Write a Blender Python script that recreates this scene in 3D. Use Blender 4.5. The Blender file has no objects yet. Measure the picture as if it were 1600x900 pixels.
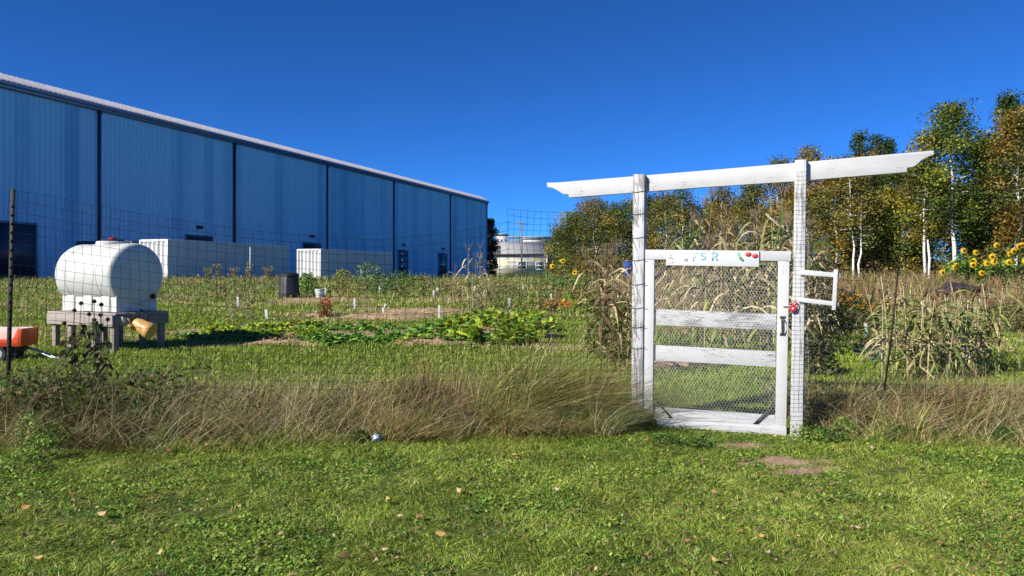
import bpy, math, random
import numpy as np
from mathutils import Vector, Matrix
random.seed(7)
RNG = np.random.default_rng(11)
SC = bpy.context.scene
COL = SC.collection
PI = math.pi

# ------------------------------------------------------------------ camera, sky, sun, exposure
F, CX, HY, EYE = 1155.0, 800.0, 428.0, 1.45        # focal length and horizon in pixels of the 1600x900 photograph
cam = bpy.data.objects.new('camera', bpy.data.cameras.new('camera'))
COL.objects.link(cam)
cam.location = (0, 0, EYE)
cam.rotation_euler = (PI/2, 0, 0)
cam.data.sensor_width = 36
cam.data.lens = 36*F/1600
cam.data.shift_y = -(450-HY)/1600
cam.data.clip_end = 6000
cam.data.clip_start = 0.05
SC.camera = cam
SUN_EL, SUN_A = math.radians(33), math.radians(36)
SUN = Vector((-math.cos(SUN_A)*math.cos(SUN_EL), -math.sin(SUN_A)*math.cos(SUN_EL), math.sin(SUN_EL)))
w = bpy.data.worlds.new('World'); SC.world = w; w.use_nodes = True
nt = w.node_tree
sky = nt.nodes.new('ShaderNodeTexSky'); sky.sky_type = 'NISHITA'; sky.sun_disc = False
sky.sun_elevation = SUN_EL
sky.sun_rotation = math.atan2(SUN.x, SUN.y)
sky.air_density = 0.5; sky.dust_density = 0.0; sky.ozone_density = 10.0; sky.altitude = 0
hs = nt.nodes.new('ShaderNodeHueSaturation'); hs.inputs['Saturation'].default_value = 1.0
nt.links.new(sky.outputs[0], hs.inputs['Color'])
gm = nt.nodes.new('ShaderNodeGamma'); gm.inputs[1].default_value = 1.08            # a clear, deep autumn sky
nt.links.new(hs.outputs[0], gm.inputs[0])
tn = nt.nodes.new('ShaderNodeMix'); tn.data_type = 'RGBA'; tn.blend_type = 'MULTIPLY'; tn.inputs[0].default_value = 1
tn.inputs[7].default_value = (.38, .78, 1, 1)
nt.links.new(gm.outputs[0], tn.inputs[6])
bg = nt.nodes['Background']; bg.inputs[1].default_value = 0.086
nt.links.new(tn.outputs[2], bg.inputs[0])
sl = bpy.data.lights.new('sun', 'SUN'); sl.energy = 4.4; sl.angle = math.radians(0.5); sl.color = (1.0, 0.94, 0.84)
so = bpy.data.objects.new('sun', sl); COL.objects.link(so)
so.rotation_euler = SUN.to_track_quat('Z', 'Y').to_euler()
so.location = SUN*30
SC.view_settings.view_transform = 'Standard'; SC.view_settings.look = 'None'
SC.view_settings.exposure = 0.7; SC.view_settings.gamma = 1
SC.cycles.max_bounces = 5; SC.cycles.transparent_max_bounces = 12
SC.cycles.use_denoising = True

# ------------------------------------------------------------------ numbers
def vnoise(x, y, s, seed=0):
    x = np.asarray(x, float)/s + 1000; y = np.asarray(y, float)/s + 1000
    xi = np.floor(x).astype(np.int64); yi = np.floor(y).astype(np.int64)
    fx = x-xi; fy = y-yi
    fx = fx*fx*(3-2*fx); fy = fy*fy*(3-2*fy)
    def h(a, b):
        n = (a*374761393 + b*668265263 + seed*974711) & 0x7fffffff
        n = ((n ^ (n >> 13))*1274126177) & 0x7fffffff
        return ((n ^ (n >> 16)) & 0xffff)/65535.0
    return (h(xi, yi)*(1-fx)+h(xi+1, yi)*fx)*(1-fy)+(h(xi, yi+1)*(1-fx)+h(xi+1, yi+1)*fx)*fy

def ground(X, Y):
    X = np.asarray(X, float); Y = np.asarray(Y, float)
    t = np.clip((Y-7.2)/40.8, 0, 1)
    b = (vnoise(X, Y, 1.7, 3)-.5)*.07*np.clip((60-Y)/30, 0, 1) + (vnoise(X, Y, .5, 5)-.5)*.025*np.clip((30-Y)/15, 0, 1)
    return t*1.0 + b

def wp(px, py, Y):                                    # a point seen at a pixel, at depth Y
    return Vector(((px-CX)/F*Y, Y, EYE+(HY-py)/F*Y))
def gp(px, py):                                       # the ground point under a pixel
    d = (py-HY)/F
    Y = EYE/d
    if Y > 7.2: Y = (EYE+.1765)/(d+.0245)
    if Y > 48: Y = .45/d
    X = (px-CX)/F*Y
    return Vector((X, Y, float(ground(X, Y))))
def gd(px, Y):
    X = (px-CX)/F*Y
    return Vector((X, Y, float(ground(X, Y))))

# ------------------------------------------------------------------ meshes
class Acc:
    def __init__(s): s.v = []; s.q = []; s.t = []; s.n = []; s.c = []; s.k = 0
    def add(s, v, quads=None, tris=None, ngons=None, col=None):
        v = np.asarray(v, np.float32).reshape(-1, 3); m = len(v)
        s.v.append(v)
        if col is None: c = np.ones((m, 3), np.float32)
        else:
            c = np.asarray(col, np.float32)
            if c.ndim == 1: c = np.tile(c, (m, 1))
        s.c.append(c)
        if quads is not None and len(quads): s.q.append(np.asarray(quads, np.int64).reshape(-1, 4)+s.k)
        if tris is not None and len(tris): s.t.append(np.asarray(tris, np.int64).reshape(-1, 3)+s.k)
        for g in ngons or []: s.n.append([i+s.k for i in g])
        s.k += m
    def build(s, name, mat, parent=None, origin=None, smooth=False, bevel=0, angle=None):
        v = np.concatenate(s.v) if s.v else np.zeros((0, 3), np.float32)
        c = np.concatenate(s.c) if s.c else np.zeros((0, 3), np.float32)
        if origin is None: origin = parent['_o'] if (parent is not None and '_o' in parent) else (0, 0, 0)
        if parent is not None and parent.type == 'MESH': origin = parent['_o']
        v = v-np.asarray(origin, np.float32)
        me = bpy.data.meshes.new(name)
        q = np.concatenate(s.q) if s.q else np.zeros((0, 4), np.int64)
        t = np.concatenate(s.t) if s.t else np.zeros((0, 3), np.int64)
        ng = [i for g in s.n for i in g]; nl = [len(g) for g in s.n]
        loops = np.concatenate([q.ravel(), t.ravel(), np.asarray(ng, np.int64)]).astype(np.int32)
        tot = np.concatenate([np.full(len(q), 4), np.full(len(t), 3), np.asarray(nl, np.int64)]).astype(np.int32)
        st = np.concatenate([[0], np.cumsum(tot)[:-1]]).astype(np.int32)
        me.vertices.add(len(v)); me.vertices.foreach_set('co', v.ravel())
        me.loops.add(len(loops)); me.loops.foreach_set('vertex_index', loops)
        me.polygons.add(len(tot)); me.polygons.foreach_set('loop_start', st); me.polygons.foreach_set('loop_total', tot)
        if smooth: me.polygons.foreach_set('use_smooth', np.ones(len(tot), bool))
        a = me.attributes.new('Col', 'FLOAT_COLOR', 'POINT')
        a.data.foreach_set('color', np.concatenate([c, np.ones((len(c), 1), np.float32)], 1).ravel())
        me.update(calc_edges=True); me.validate()
        if angle: me.set_sharp_from_angle(angle=math.radians(angle))
        me.materials.append(mat)
        o = bpy.data.objects.new(name, me); COL.objects.link(o)
        o['_o'] = [float(x) for x in origin]
        if parent is not None: o.parent = parent
        else: o.location = origin
        if bevel:
            b = o.modifiers.new('bevel', 'BEVEL'); b.width = bevel; b.segments = 2; b.limit_method = 'ANGLE'
        return o

def tag(o, label, cat, group=None, kind=None):
    if label: o['label'] = label
    if cat: o['category'] = cat
    if group: o['group'] = group
    if kind: o['kind'] = kind
    return o
def thing(name, loc, label, cat, group=None):
    o = bpy.data.objects.new(name, None); COL.objects.link(o)
    o.empty_display_size = .2
    o.location = loc; o['_o'] = [float(x) for x in loc]
    return tag(o, label, cat, group)
def copy_tree(o, parent=None):
    c = o.copy(); COL.objects.link(c)
    if parent is not None: c.parent = parent
    for ch in list(o.children): copy_tree(ch, c)
    return c

def prism(acc, pts, off, col=None):                  # front outline pts, pushed by the vector off
    pts = [Vector(p) for p in pts]; n = len(pts); off = Vector(off)
    v = [p[:] for p in pts]+[(p+off)[:] for p in pts]
    q = [(i, i+n, (i+1) % n+n, (i+1) % n) for i in range(n)]
    acc.add(v, quads=q, ngons=[list(range(n)), list(range(2*n-1, n-1, -1))], col=col)
def obox(acc, c, ax, ay, az, col=None):               # box from centre and three half-axis vectors
    c, ax, ay, az = map(Vector, (c, ax, ay, az))
    v = [(c+sx*ax+sy*ay+sz*az)[:] for sz in (-1, 1) for sx, sy in ((-1, -1), (1, -1), (1, 1), (-1, 1))]
    acc.add(v, quads=[(3, 2, 1, 0), (4, 5, 6, 7), (0, 1, 5, 4), (1, 2, 6, 5), (2, 3, 7, 6), (3, 0, 4, 7)], col=col)
def box(acc, c, s, col=None):
    obox(acc, c, (s[0]/2, 0, 0), (0, s[1]/2, 0), (0, 0, s[2]/2), col)
def tube(acc, pts, r, n=6, col=None, cap=True):
    pts = np.asarray([tuple(p) for p in pts], float); m = len(pts)
    r = np.full(m, r) if np.isscalar(r) else np.asarray(r, float)
    d = np.gradient(pts, axis=0); d /= np.linalg.norm(d, axis=1)[:, None]+1e-9
    up = np.array((0, 0, 1.)) if abs(d[0][2]) < .9 else np.array((1., 0, 0))
    a = np.cross(d, up); a /= np.linalg.norm(a, axis=1)[:, None]+1e-9
    b = np.cross(d, a)
    th = np.arange(n)/n*2*PI
    v = pts[:, None]+r[:, None, None]*(np.cos(th)[None, :, None]*a[:, None]+np.sin(th)[None, :, None]*b[:, None])
    q = []
    i = np.arange(m-1)[:, None]*n; j = np.arange(n)[None]
    q = np.stack([i+j, i+(j+1) % n, i+n+(j+1) % n, i+n+j], -1).reshape(-1, 4)
    acc.add(v.reshape(-1, 3), quads=q, ngons=[list(range(n))[::-1], list(range((m-1)*n, m*n))] if cap else None, col=col)
def lathe(acc, c, axis, prof, n=32, col=None, up=None, caps=True):   # prof: (distance along the axis, radius)
    c = Vector(c); axis = Vector(axis).normalized()
    u = Vector(up).normalized() if up else (axis.cross(Vector((0, 0, 1))) if abs(axis.z) < .9 else axis.cross(Vector((1, 0, 0)))).normalized()
    w_ = axis.cross(u)
    v = []; m = len(prof)
    for h, r in prof:
        for k in range(n):
            t = 2*PI*k/n
            v.append((c+axis*h+u*(r*math.cos(t))+w_*(r*math.sin(t)))[:])
    q = [(i*n+k, i*n+(k+1) % n, (i+1)*n+(k+1) % n, (i+1)*n+k) for i in range(m-1) for k in range(n)]
    acc.add(v, quads=q, ngons=[list(range(n))[::-1], list(range((m-1)*n, m*n))] if caps else None, col=col)
def ribbon(acc, pts, wid, side, fold=.25, col=None):  # a leaf: centre line, half widths, sideways direction, V fold
    pts = np.asarray([tuple(p) for p in pts], float); m = len(pts); wid = np.asarray(wid, float)
    side = np.asarray(side, float)
    d = np.gradient(pts, axis=0); d /= np.linalg.norm(d, axis=1)[:, None]+1e-9
    s = side[None]-d*(d@side)[:, None]; s /= np.linalg.norm(s, axis=1)[:, None]+1e-9
    nn = np.cross(s, d)
    up = fold*wid[:, None]*nn
    v = np.stack([pts-s*wid[:, None]+up, pts, pts+s*wid[:, None]+up], 1).reshape(-1, 3)
    q = []
    for i in range(m-1):
        for k in (0, 1): q.append((i*3+k, i*3+k+1, i*3+4+k, i*3+3+k))
    c = None
    if col is not None:
        col = np.asarray(col, float)
        c = np.repeat(col, 3, 0) if col.ndim == 2 else col
    acc.add(v, quads=q, col=c)
def blades(acc, P, H, Wd, yaw, lean, col, K=3, curve=1.7):
    N = len(P); t = np.linspace(0, 1, K+1)[None]
    ln = np.linalg.norm(lean, axis=1)[:, None]
    cz = P[:, 2:3]+H[:, None]*t*(1-.38*np.clip(ln, 0, 1.6)*t)
    cx = P[:, 0:1]+lean[:, 0:1]*H[:, None]*t**curve
    cy = P[:, 1:2]+lean[:, 1:2]*H[:, None]*t**curve
    wd = Wd[:, None]*np.clip(1.02-t, 0.04, 1)**.65*.5
    sx = np.cos(yaw)[:, None]*wd; sy = np.sin(yaw)[:, None]*wd
    L = np.stack([cx-sx, cy-sy, cz], -1); R = np.stack([cx+sx, cy+sy, cz], -1)
    v = np.stack([L, R], 2).reshape(-1, 3)
    b = (np.arange(N)*(K+1)*2)[:, None]; k = np.arange(K)[None]*2
    q = np.stack([b+k, b+k+1, b+k+3, b+k+2], -1).reshape(-1, 4)
    acc.add(v, quads=q, col=np.repeat(col, (K+1)*2, 0))
def leafcards(acc, P, size, col, up=.4, aspect=.6, rng=RNG):
    N = len(P)
    nn = rng.normal(size=(N, 3)); nn[:, 2] = np.abs(nn[:, 2])+up; nn /= np.linalg.norm(nn, axis=1)[:, None]
    r = rng.normal(size=(N, 3)); u = np.cross(nn, r); u /= np.linalg.norm(u, axis=1)[:, None]+1e-9
    v_ = np.cross(nn, u)
    size = np.broadcast_to(size, (N,))[:, None]
    v = np.stack([P-u*size*.5, P+v_*size*aspect*.5-u*size*.05, P+u*size*.5-nn*size*.12, P-v_*size*aspect*.5-u*size*.05], 1).reshape(-1, 3)
    acc.add(v, quads=np.arange(N*4).reshape(-1, 4), col=np.repeat(col, 4, 0))
def jitter(base, n, s=.25, rng=RNG):
    base = np.asarray(base, float)
    if base.ndim == 1: base = np.tile(base, (n, 1))
    k = np.exp(rng.normal(0, s, (n, 1))); h = np.exp(rng.normal(0, s*.35, (n, 3)))
    return np.clip(base*1.55*k*h, .003, .7)
def pick(pal, n, p=None, rng=RNG):
    pal = np.asarray(pal, float)
    return pal[rng.choice(len(pal), n, p=p)]

# ------------------------------------------------------------------ materials
def newmat(name):
    m = bpy.data.materials.new(name); m.use_nodes = True
    return m, m.node_tree, m.node_tree.nodes['Principled BSDF']
def N(nt, t, **k):
    n = nt.nodes.new(t)
    for a, b in k.items(): setattr(n, a, b)
    return n
def mat(name, c1, c2=None, scale=6, rough=.6, bump=0, metal=0, stretch=(1, 1, 1), lo=.35, hi=.65, detail=5, spec=.4, bscale=None):
    m, t, p = newmat(name)
    p.inputs['Roughness'].default_value = rough; p.inputs['Metallic'].default_value = metal
    p.inputs['Specular IOR Level'].default_value = spec
    tc = N(t, 'ShaderNodeTexCoord'); mp = N(t, 'ShaderNodeMapping'); mp.inputs['Scale'].default_value = stretch
    t.links.new(tc.outputs['Object'], mp.inputs[0])
    nz = N(t, 'ShaderNodeTexNoise'); nz.inputs['Scale'].default_value = scale; nz.inputs['Detail'].default_value = detail
    nz.inputs['Roughness'].default_value = .65
    t.links.new(mp.outputs[0], nz.inputs['Vector'])
    r = N(t, 'ShaderNodeValToRGB')
    r.color_ramp.elements[0].position = lo; r.color_ramp.elements[1].position = hi
    r.color_ramp.elements[0].color = (*c1, 1); r.color_ramp.elements[1].color = (*(c2 or [x*.85 for x in c1]), 1)
    t.links.new(nz.outputs[0], r.inputs[0]); t.links.new(r.outputs[0], p.inputs['Base Color'])
    if bump:
        b = N(t, 'ShaderNodeBump'); b.inputs['Strength'].default_value = bump; b.inputs['Distance'].default_value = .02
        n2 = N(t, 'ShaderNodeTexNoise'); n2.inputs['Scale'].default_value = bscale or scale*4; n2.inputs['Detail'].default_value = 4
        t.links.new(mp.outputs[0], n2.inputs['Vector'])
        t.links.new(n2.outputs[0], b.inputs['Height']); t.links.new(b.outputs[0], p.inputs['Normal'])
    return m
def leafmat(name, trans=.3, rough=.55, scale=40, amt=.35, spec=.2):
    m, t, p = newmat(name)
    p.inputs['Roughness'].default_value = rough; p.inputs['Specular IOR Level'].default_value = spec
    at = N(t, 'ShaderNodeAttribute', attribute_name='Col')
    tc = N(t, 'ShaderNodeTexCoord')
    nz = N(t, 'ShaderNodeTexNoise'); nz.inputs['Scale'].default_value = scale
    t.links.new(tc.outputs['Object'], nz.inputs['Vector'])
    mr = N(t, 'ShaderNodeMapRange'); mr.inputs[1].default_value = .3; mr.inputs[2].default_value = .7
    mr.inputs[3].default_value = 1-amt; mr.inputs[4].default_value = 1+amt
    t.links.new(nz.outputs[0], mr.inputs[0])
    mx = N(t, 'ShaderNodeVectorMath', operation='SCALE')
    t.links.new(at.outputs['Color'], mx.inputs[0]); t.links.new(mr.outputs[0], mx.inputs['Scale'])
    t.links.new(mx.outputs[0], p.inputs['Base Color'])
    tr = N(t, 'ShaderNodeBsdfTranslucent'); t.links.new(mx.outputs[0], tr.inputs[0])
    ms = N(t, 'ShaderNodeMixShader'); ms.inputs[0].default_value = trans
    t.links.new(p.outputs[0], ms.inputs[1]); t.links.new(tr.outputs[0], ms.inputs[2])
    t.links.new(ms.outputs[0], t.nodes['Material Output'].inputs[0])
    return m
def paintmat(name, wear=.4, white=(.525, .525, .525), wood=(.25, .235, .22), grain=(60, 60, 4), scale=1.0):
    # white paint flaking off grey wood: the flakes follow the grain
    m, t, p = newmat(name)
    p.inputs['Roughness'].default_value = .6; p.inputs['Specular IOR Level'].default_value = .3
    tc = N(t, 'ShaderNodeTexCoord')
    mp = N(t, 'ShaderNodeMapping'); mp.inputs['Scale'].default_value = [g*scale for g in grain]
    t.links.new(tc.outputs['Object'], mp.inputs[0])
    n1 = N(t, 'ShaderNodeTexNoise'); n1.inputs['Scale'].default_value = 1; n1.inputs['Detail'].default_value = 6; n1.inputs['Roughness'].default_value = .7
    t.links.new(mp.outputs[0], n1.inputs['Vector'])
    n2 = N(t, 'ShaderNodeTexNoise'); n2.inputs['Scale'].default_value = 5; n2.inputs['Detail'].default_value = 3
    t.links.new(tc.outputs['Object'], n2.inputs['Vector'])
    ad = N(t, 'ShaderNodeMath', operation='MULTIPLY_ADD'); ad.inputs[1].default_value = .55
    t.links.new(n2.outputs[0], ad.inputs[0]); t.links.new(n1.outputs[0], ad.inputs[2])
    r = N(t, 'ShaderNodeValToRGB'); r.color_ramp.elements[0].position = .98-wear*.42; r.color_ramp.elements[1].position = 1.03-wear*.42
    r.color_ramp.elements[0].color = (0, 0, 0, 1); r.color_ramp.elements[1].color = (1, 1, 1, 1)
    t.links.new(ad.outputs[0], r.inputs[0])
    n3 = N(t, 'ShaderNodeTexNoise'); n3.inputs['Scale'].default_value = 9; n3.inputs['Detail'].default_value = 5
    t.links.new(tc.outputs['Object'], n3.inputs['Vector'])
    pr = N(t, 'ShaderNodeValToRGB'); pr.color_ramp.elements[0].position = .3; pr.color_ramp.elements[1].position = .6
    pr.color_ramp.elements[0].color = (*[x*.92 for x in white], 1); pr.color_ramp.elements[1].color = (*white, 1)
    t.links.new(n3.outputs[0], pr.inputs[0])
    mx = N(t, 'ShaderNodeMix', data_type='RGBA'); mx.inputs[7].default_value = (*wood, 1)
    t.links.new(r.outputs[0], mx.inputs[0]); t.links.new(pr.outputs[0], mx.inputs[6])
    t.links.new(mx.outputs[2], p.inputs['Base Color'])
    b = N(t, 'ShaderNodeBump'); b.inputs['Strength'].default_value = .35; b.inputs['Distance'].default_value = .004
    t.links.new(ad.outputs[0], b.inputs['Height']); t.links.new(b.outputs[0], p.inputs['Normal'])
    return m
MT = {}
MT['leaf'] = leafmat('leaf', .3)
MT['grass'] = leafmat('grass', .3, .5, 30, .25)
MT['dry'] = leafmat('dry_leaf', .28, .7, 25, .3)
MT['crown'] = leafmat('crown_leaf', .25, .7, 1.2, .3, .06)
MT['bark'] = mat('bark', (.16, .13, .10), (.30, .27, .24), 5, .85, .6, stretch=(6, 6, 1))
MT['birch'] = mat('birch_bark', (.74, .72, .68), (.10, .09, .08), 3, .7, .3, stretch=(1, 1, 5), lo=.56, hi=.68)
MT['soil'] = mat('soil', (.27, .175, .10), (.46, .325, .205), 9, .95, 1, bscale=60)
MT['wire'] = mat('wire', (.012, .012, .013), (.02, .02, .02), 30, .8, spec=.1)
MT['galv'] = mat('galvanised_wire', (.66, .67, .68), (.55, .56, .57), 30, .5)
MT['black'] = mat('black_metal', (.02, .02, .022), (.045, .04, .035), 20, .5)
MT['rust'] = mat('dark_post', (.008, .008, .008), (.022, .017, .014), 14, .7, .3)
MT['paint_clean'] = paintmat('paint_clean', .12)
MT['paint_post'] = paintmat('paint_post', .54)
MT['paint_post2'] = paintmat('paint_post_b', .32)
MT['paint_rail'] = paintmat('paint_rail', .50, grain=(9, 9, 110))
MT['paint_rail2'] = paintmat('paint_rail_b', .30, grain=(9, 9, 110))
MT['paint_beam'] = paintmat('paint_beam', .14, grain=(8, 8, 90))
MT['paint_sign'] = paintmat('paint_sign', .02, white=(.60, .61, .62), grain=(5, 5, 40))
MT['white_stake'] = mat('white_stake', (.62, .62, .60), (.5, .5, .47), 12, .6)
MT['white_plastic'] = mat('white_plastic', (.60, .60, .57), (.54, .54, .50), 3, .42, .04)
MT['white_plastic2'] = mat('white_plastic_b', (.62, .62, .60), (.54, .53, .50), 8, .45)
MT['red'] = mat('red_plastic', (.55, .02, .03), (.42, .015, .02), 10, .35)
MT['wagon'] = mat('wagon_orange', (.75, .085, .02), (.66, .07, .02), 8, .4)
MT['cream'] = mat('cream_plastic', (.80, .72, .62), (.72, .63, .52), 8, .5)
MT['blackplastic'] = mat('black_plastic', (.014, .015, .018), (.024, .026, .03), 8, .5, .1)
MT['rubber'] = mat('rubber', (.02, .02, .02), (.035, .035, .035), 20, .8)
MT['deck'] = mat('weathered_deck', (.30, .26, .23), (.42, .37, .33), 5, .85, .5, stretch=(1, 1, 8))
MT['deckdark'] = mat('weathered_leg', (.22, .18, .15), (.36, .30, .25), 5, .85, .5, stretch=(8, 8, 1))
MT['jug'] = mat('tan_plastic', (.62, .36, .11), (.52, .29, .085), 5, .4)
MT['grey'] = mat('grey_metal', (.40, .41, .42), (.30, .31, .32), 10, .4, metal=.6)
MT['bluebarrel'] = mat('blue_plastic', (.02, .10, .42), (.02, .08, .34), 6, .4)
MT['tarp'] = mat('dark_tarp', (.035, .028, .032), (.07, .055, .06), 4, .35, .8, bscale=8)
MT['green_metal'] = mat('green_plastic', (.05, .22, .12), (.06, .26, .14), 6, .4)

# ------------------------------------------------------------------ ground: one sheet to the horizon
def ground_mat():
    m, t, p = newmat('ground')
    p.inputs['Roughness'].default_value = .95; p.inputs['Specular IOR Level'].default_value = .1
    tc = N(t, 'ShaderNodeTexCoord')
    n1 = N(t, 'ShaderNodeTexNoise'); n1.inputs['Scale'].default_value = .55; n1.inputs['Detail'].default_value = 8; n1.inputs['Roughness'].default_value = .68
    n2 = N(t, 'ShaderNodeTexNoise'); n2.inputs['Scale'].default_value = 22; n2.inputs['Detail'].default_value = 6
    t.links.new(tc.outputs['Object'], n1.inputs[0]); t.links.new(tc.outputs['Object'], n2.inputs[0])
    r = N(t, 'ShaderNodeValToRGB'); e = r.color_ramp.elements
    e[0].position = .3; e[0].color = (.07, .11, .02, 1); e[1].position = .72; e[1].color = (.17, .14, .06, 1)
    x = e.new(.52); x.color = (.11, .16, .03, 1)
    t.links.new(n1.outputs[0], r.inputs[0])
    r2 = N(t, 'ShaderNodeValToRGB'); r2.color_ramp.elements[0].color = (.35, .35, .35, 1); r2.color_ramp.elements[1].color = (1.25, 1.25, 1.25, 1)
    r2.color_ramp.elements[0].position = .3; r2.color_ramp.elements[1].position = .7
    t.links.new(n2.outputs[0], r2.inputs[0])
    mx = N(t, 'ShaderNodeMix', data_type='RGBA', blend_type='MULTIPLY'); mx.inputs[0].default_value = 1
    t.links.new(r.outputs[0], mx.inputs[6]); t.links.new(r2.outputs[0], mx.inputs[7])
    t.links.new(mx.outputs[2], p.inputs['Base Color'])
    b = N(t, 'ShaderNodeBump'); b.inputs['Distance'].default_value = .03; b.inputs['Strength'].default_value = .8
    t.links.new(n2.outputs[0], b.inputs['Height']); t.links.new(b.outputs[0], p.inputs['Normal'])
    return m
xs = np.unique(np.concatenate([np.linspace(-1600, -60, 24), np.linspace(-60, -9, 60), np.arange(-9, 9.01, .16), np.linspace(9, 60, 60), np.linspace(60, 1600, 24)]))
ys = np.unique(np.concatenate([np.linspace(-200, 1.5, 20), np.arange(1.5, 12, .16), np.arange(12, 60, .6), np.linspace(60, 3000, 60)]))
gx, gy = np.meshgrid(xs, ys)
g = Acc(); nx, ny = len(xs), len(ys)
i = np.arange(ny-1)[:, None]*nx; j = np.arange(nx-1)[None]
g.add(np.stack([gx, gy, ground(gx, gy)], -1).reshape(-1, 3), quads=np.stack([i+j, i+j+1, i+nx+j+1, i+nx+j], -1).reshape(-1, 4))
tag(g.build('ground', ground_mat(), smooth=True), None, None, kind='structure')

# far hills
hm = mat('far_hill', (.035, .055, .075), (.045, .065, .08), .02, .95)
h = Acc(); hx = np.linspace(-900, 1500, 160)
top = 22+16*vnoise(hx, hx*0, 220, 2)+5*vnoise(hx, hx*0, 40, 9)+np.clip((hx-120)/400, 0, 1)*-8
rows = [(1500, 0*hx+.5), (1560, top*.55), (1640, top*.9), (1720, top), (1900, top*.6), (2200, 0*hx+.5)]
hv = np.concatenate([np.stack([hx*(1), 0*hx+y+30*vnoise(hx, hx*0, 90, 4), z+6], -1) for y, z in rows])
n_ = len(hx); i = np.arange(len(rows)-1)[:, None]*n_; j = np.arange(n_-1)[None]
h.add(hv, quads=np.stack([i+j, i+j+1, i+n_+j+1, i+n_+j], -1).reshape(-1, 4))
tag(h.build('hills', hm, smooth=True), None, None, kind='structure')

# bare patches and soil beds: thin irregular sheets that follow the ground
def patch(name, c, rx, ry, rot=0, lift=.004, hump=0.0, m='soil', seed=1):
    a = Acc(); nr, nth = 16, 72
    v = [(c[0], c[1], float(ground(c[0], c[1]))+lift+hump)]
    for k in range(1, nr+1):
        f = k/nr
        for s in range(nth):
            th = 2*PI*s/nth
            rr = f*(1+.5*(vnoise(math.cos(th)*2+seed*9, math.sin(th)*2, .6, seed)-.5)*2)
            x = rr*rx*math.cos(th); y = rr*ry*math.sin(th)
            X = c[0]+x*math.cos(rot)-y*math.sin(rot); Y = c[1]+x*math.sin(rot)+y*math.cos(rot)
            lump = hump*(1-f*f)*(0.55+.9*float(vnoise(X, Y, .16, seed+4))+.5*float(vnoise(X, Y, .07, seed+6)))
            v.append((X, Y, float(ground(X, Y))+lift*(1 if f < .99 else -3)+lump))
    q = []; t = []
    for s in range(nth): t.append((0, 1+s, 1+(s+1) % nth))
    for k in range(nr-1):
        for s in range(nth): q.append((1+k*nth+s, 1+(k+1)*nth+s, 1+(k+1)*nth+(s+1) % nth, 1+k*nth+(s+1) % nth))
    a.add(v, quads=q, tris=t)
    return tag(a.build(name, MT[m], smooth=True), None, None, kind='structure')
BARE = []                                              # where no grass grows: centre, radii, rotation
def bare(name, px, py, rx, ry, rot=0, hump=0, seed=1, sink=.62):
    c = gp(px, py); patch(name, c, rx, ry, rot, .006, hump, 'soil', seed); BARE.append((c.x, c.y, rx*sink, ry*sink, rot))
bare('path', 1222, 718, .30, .17, -.3, 0, 2)
bare('path', 1258, 732, .27, .13, .1, 0, 21)
bare('path', 1165, 694, .26, .17, -.2, 0, 3)
bare('soil', 600, 499, 1.5, .7, .1, .10, 4)
bare('soil', 660, 489, 1.3, .8, 0, .10, 5)
bare('soil', 508, 495, .55, .4, 0, .06, 6)
bare('soil', 490, 471, 2.2, 1.0, .1, .08, 7)
bare('soil', 430, 536, .7, .35, 0, .05, 8)
bare('soil', 668, 538, .8, .35, .3, .05, 9)
bare('soil', 770, 524, 1.2, .9, 0, .08, 10)
bare('soil', 1045, 572, .75, .35, .2, .05, 12)
bare('soil', 590, 523, 2.0, .7, 0, .06, 13)
bare('soil', 410, 514, 1.7, .7, .1, .06, 14)
bare('soil', 1470, 540, 1.6, .6, 0, .05, 15)
def keep(X, Y):
    k = np.ones(len(X), bool)
    for cx, cy, rx, ry, ro in BARE:
        dx, dy = X-cx, Y-cy
        a = dx*math.cos(ro)+dy*math.sin(ro); b = -dx*math.sin(ro)+dy*math.cos(ro)
        d = (a/rx)**2+(b/ry)**2
        k &= d > .5+RNG.random(len(X))*.8
    return k

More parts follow.
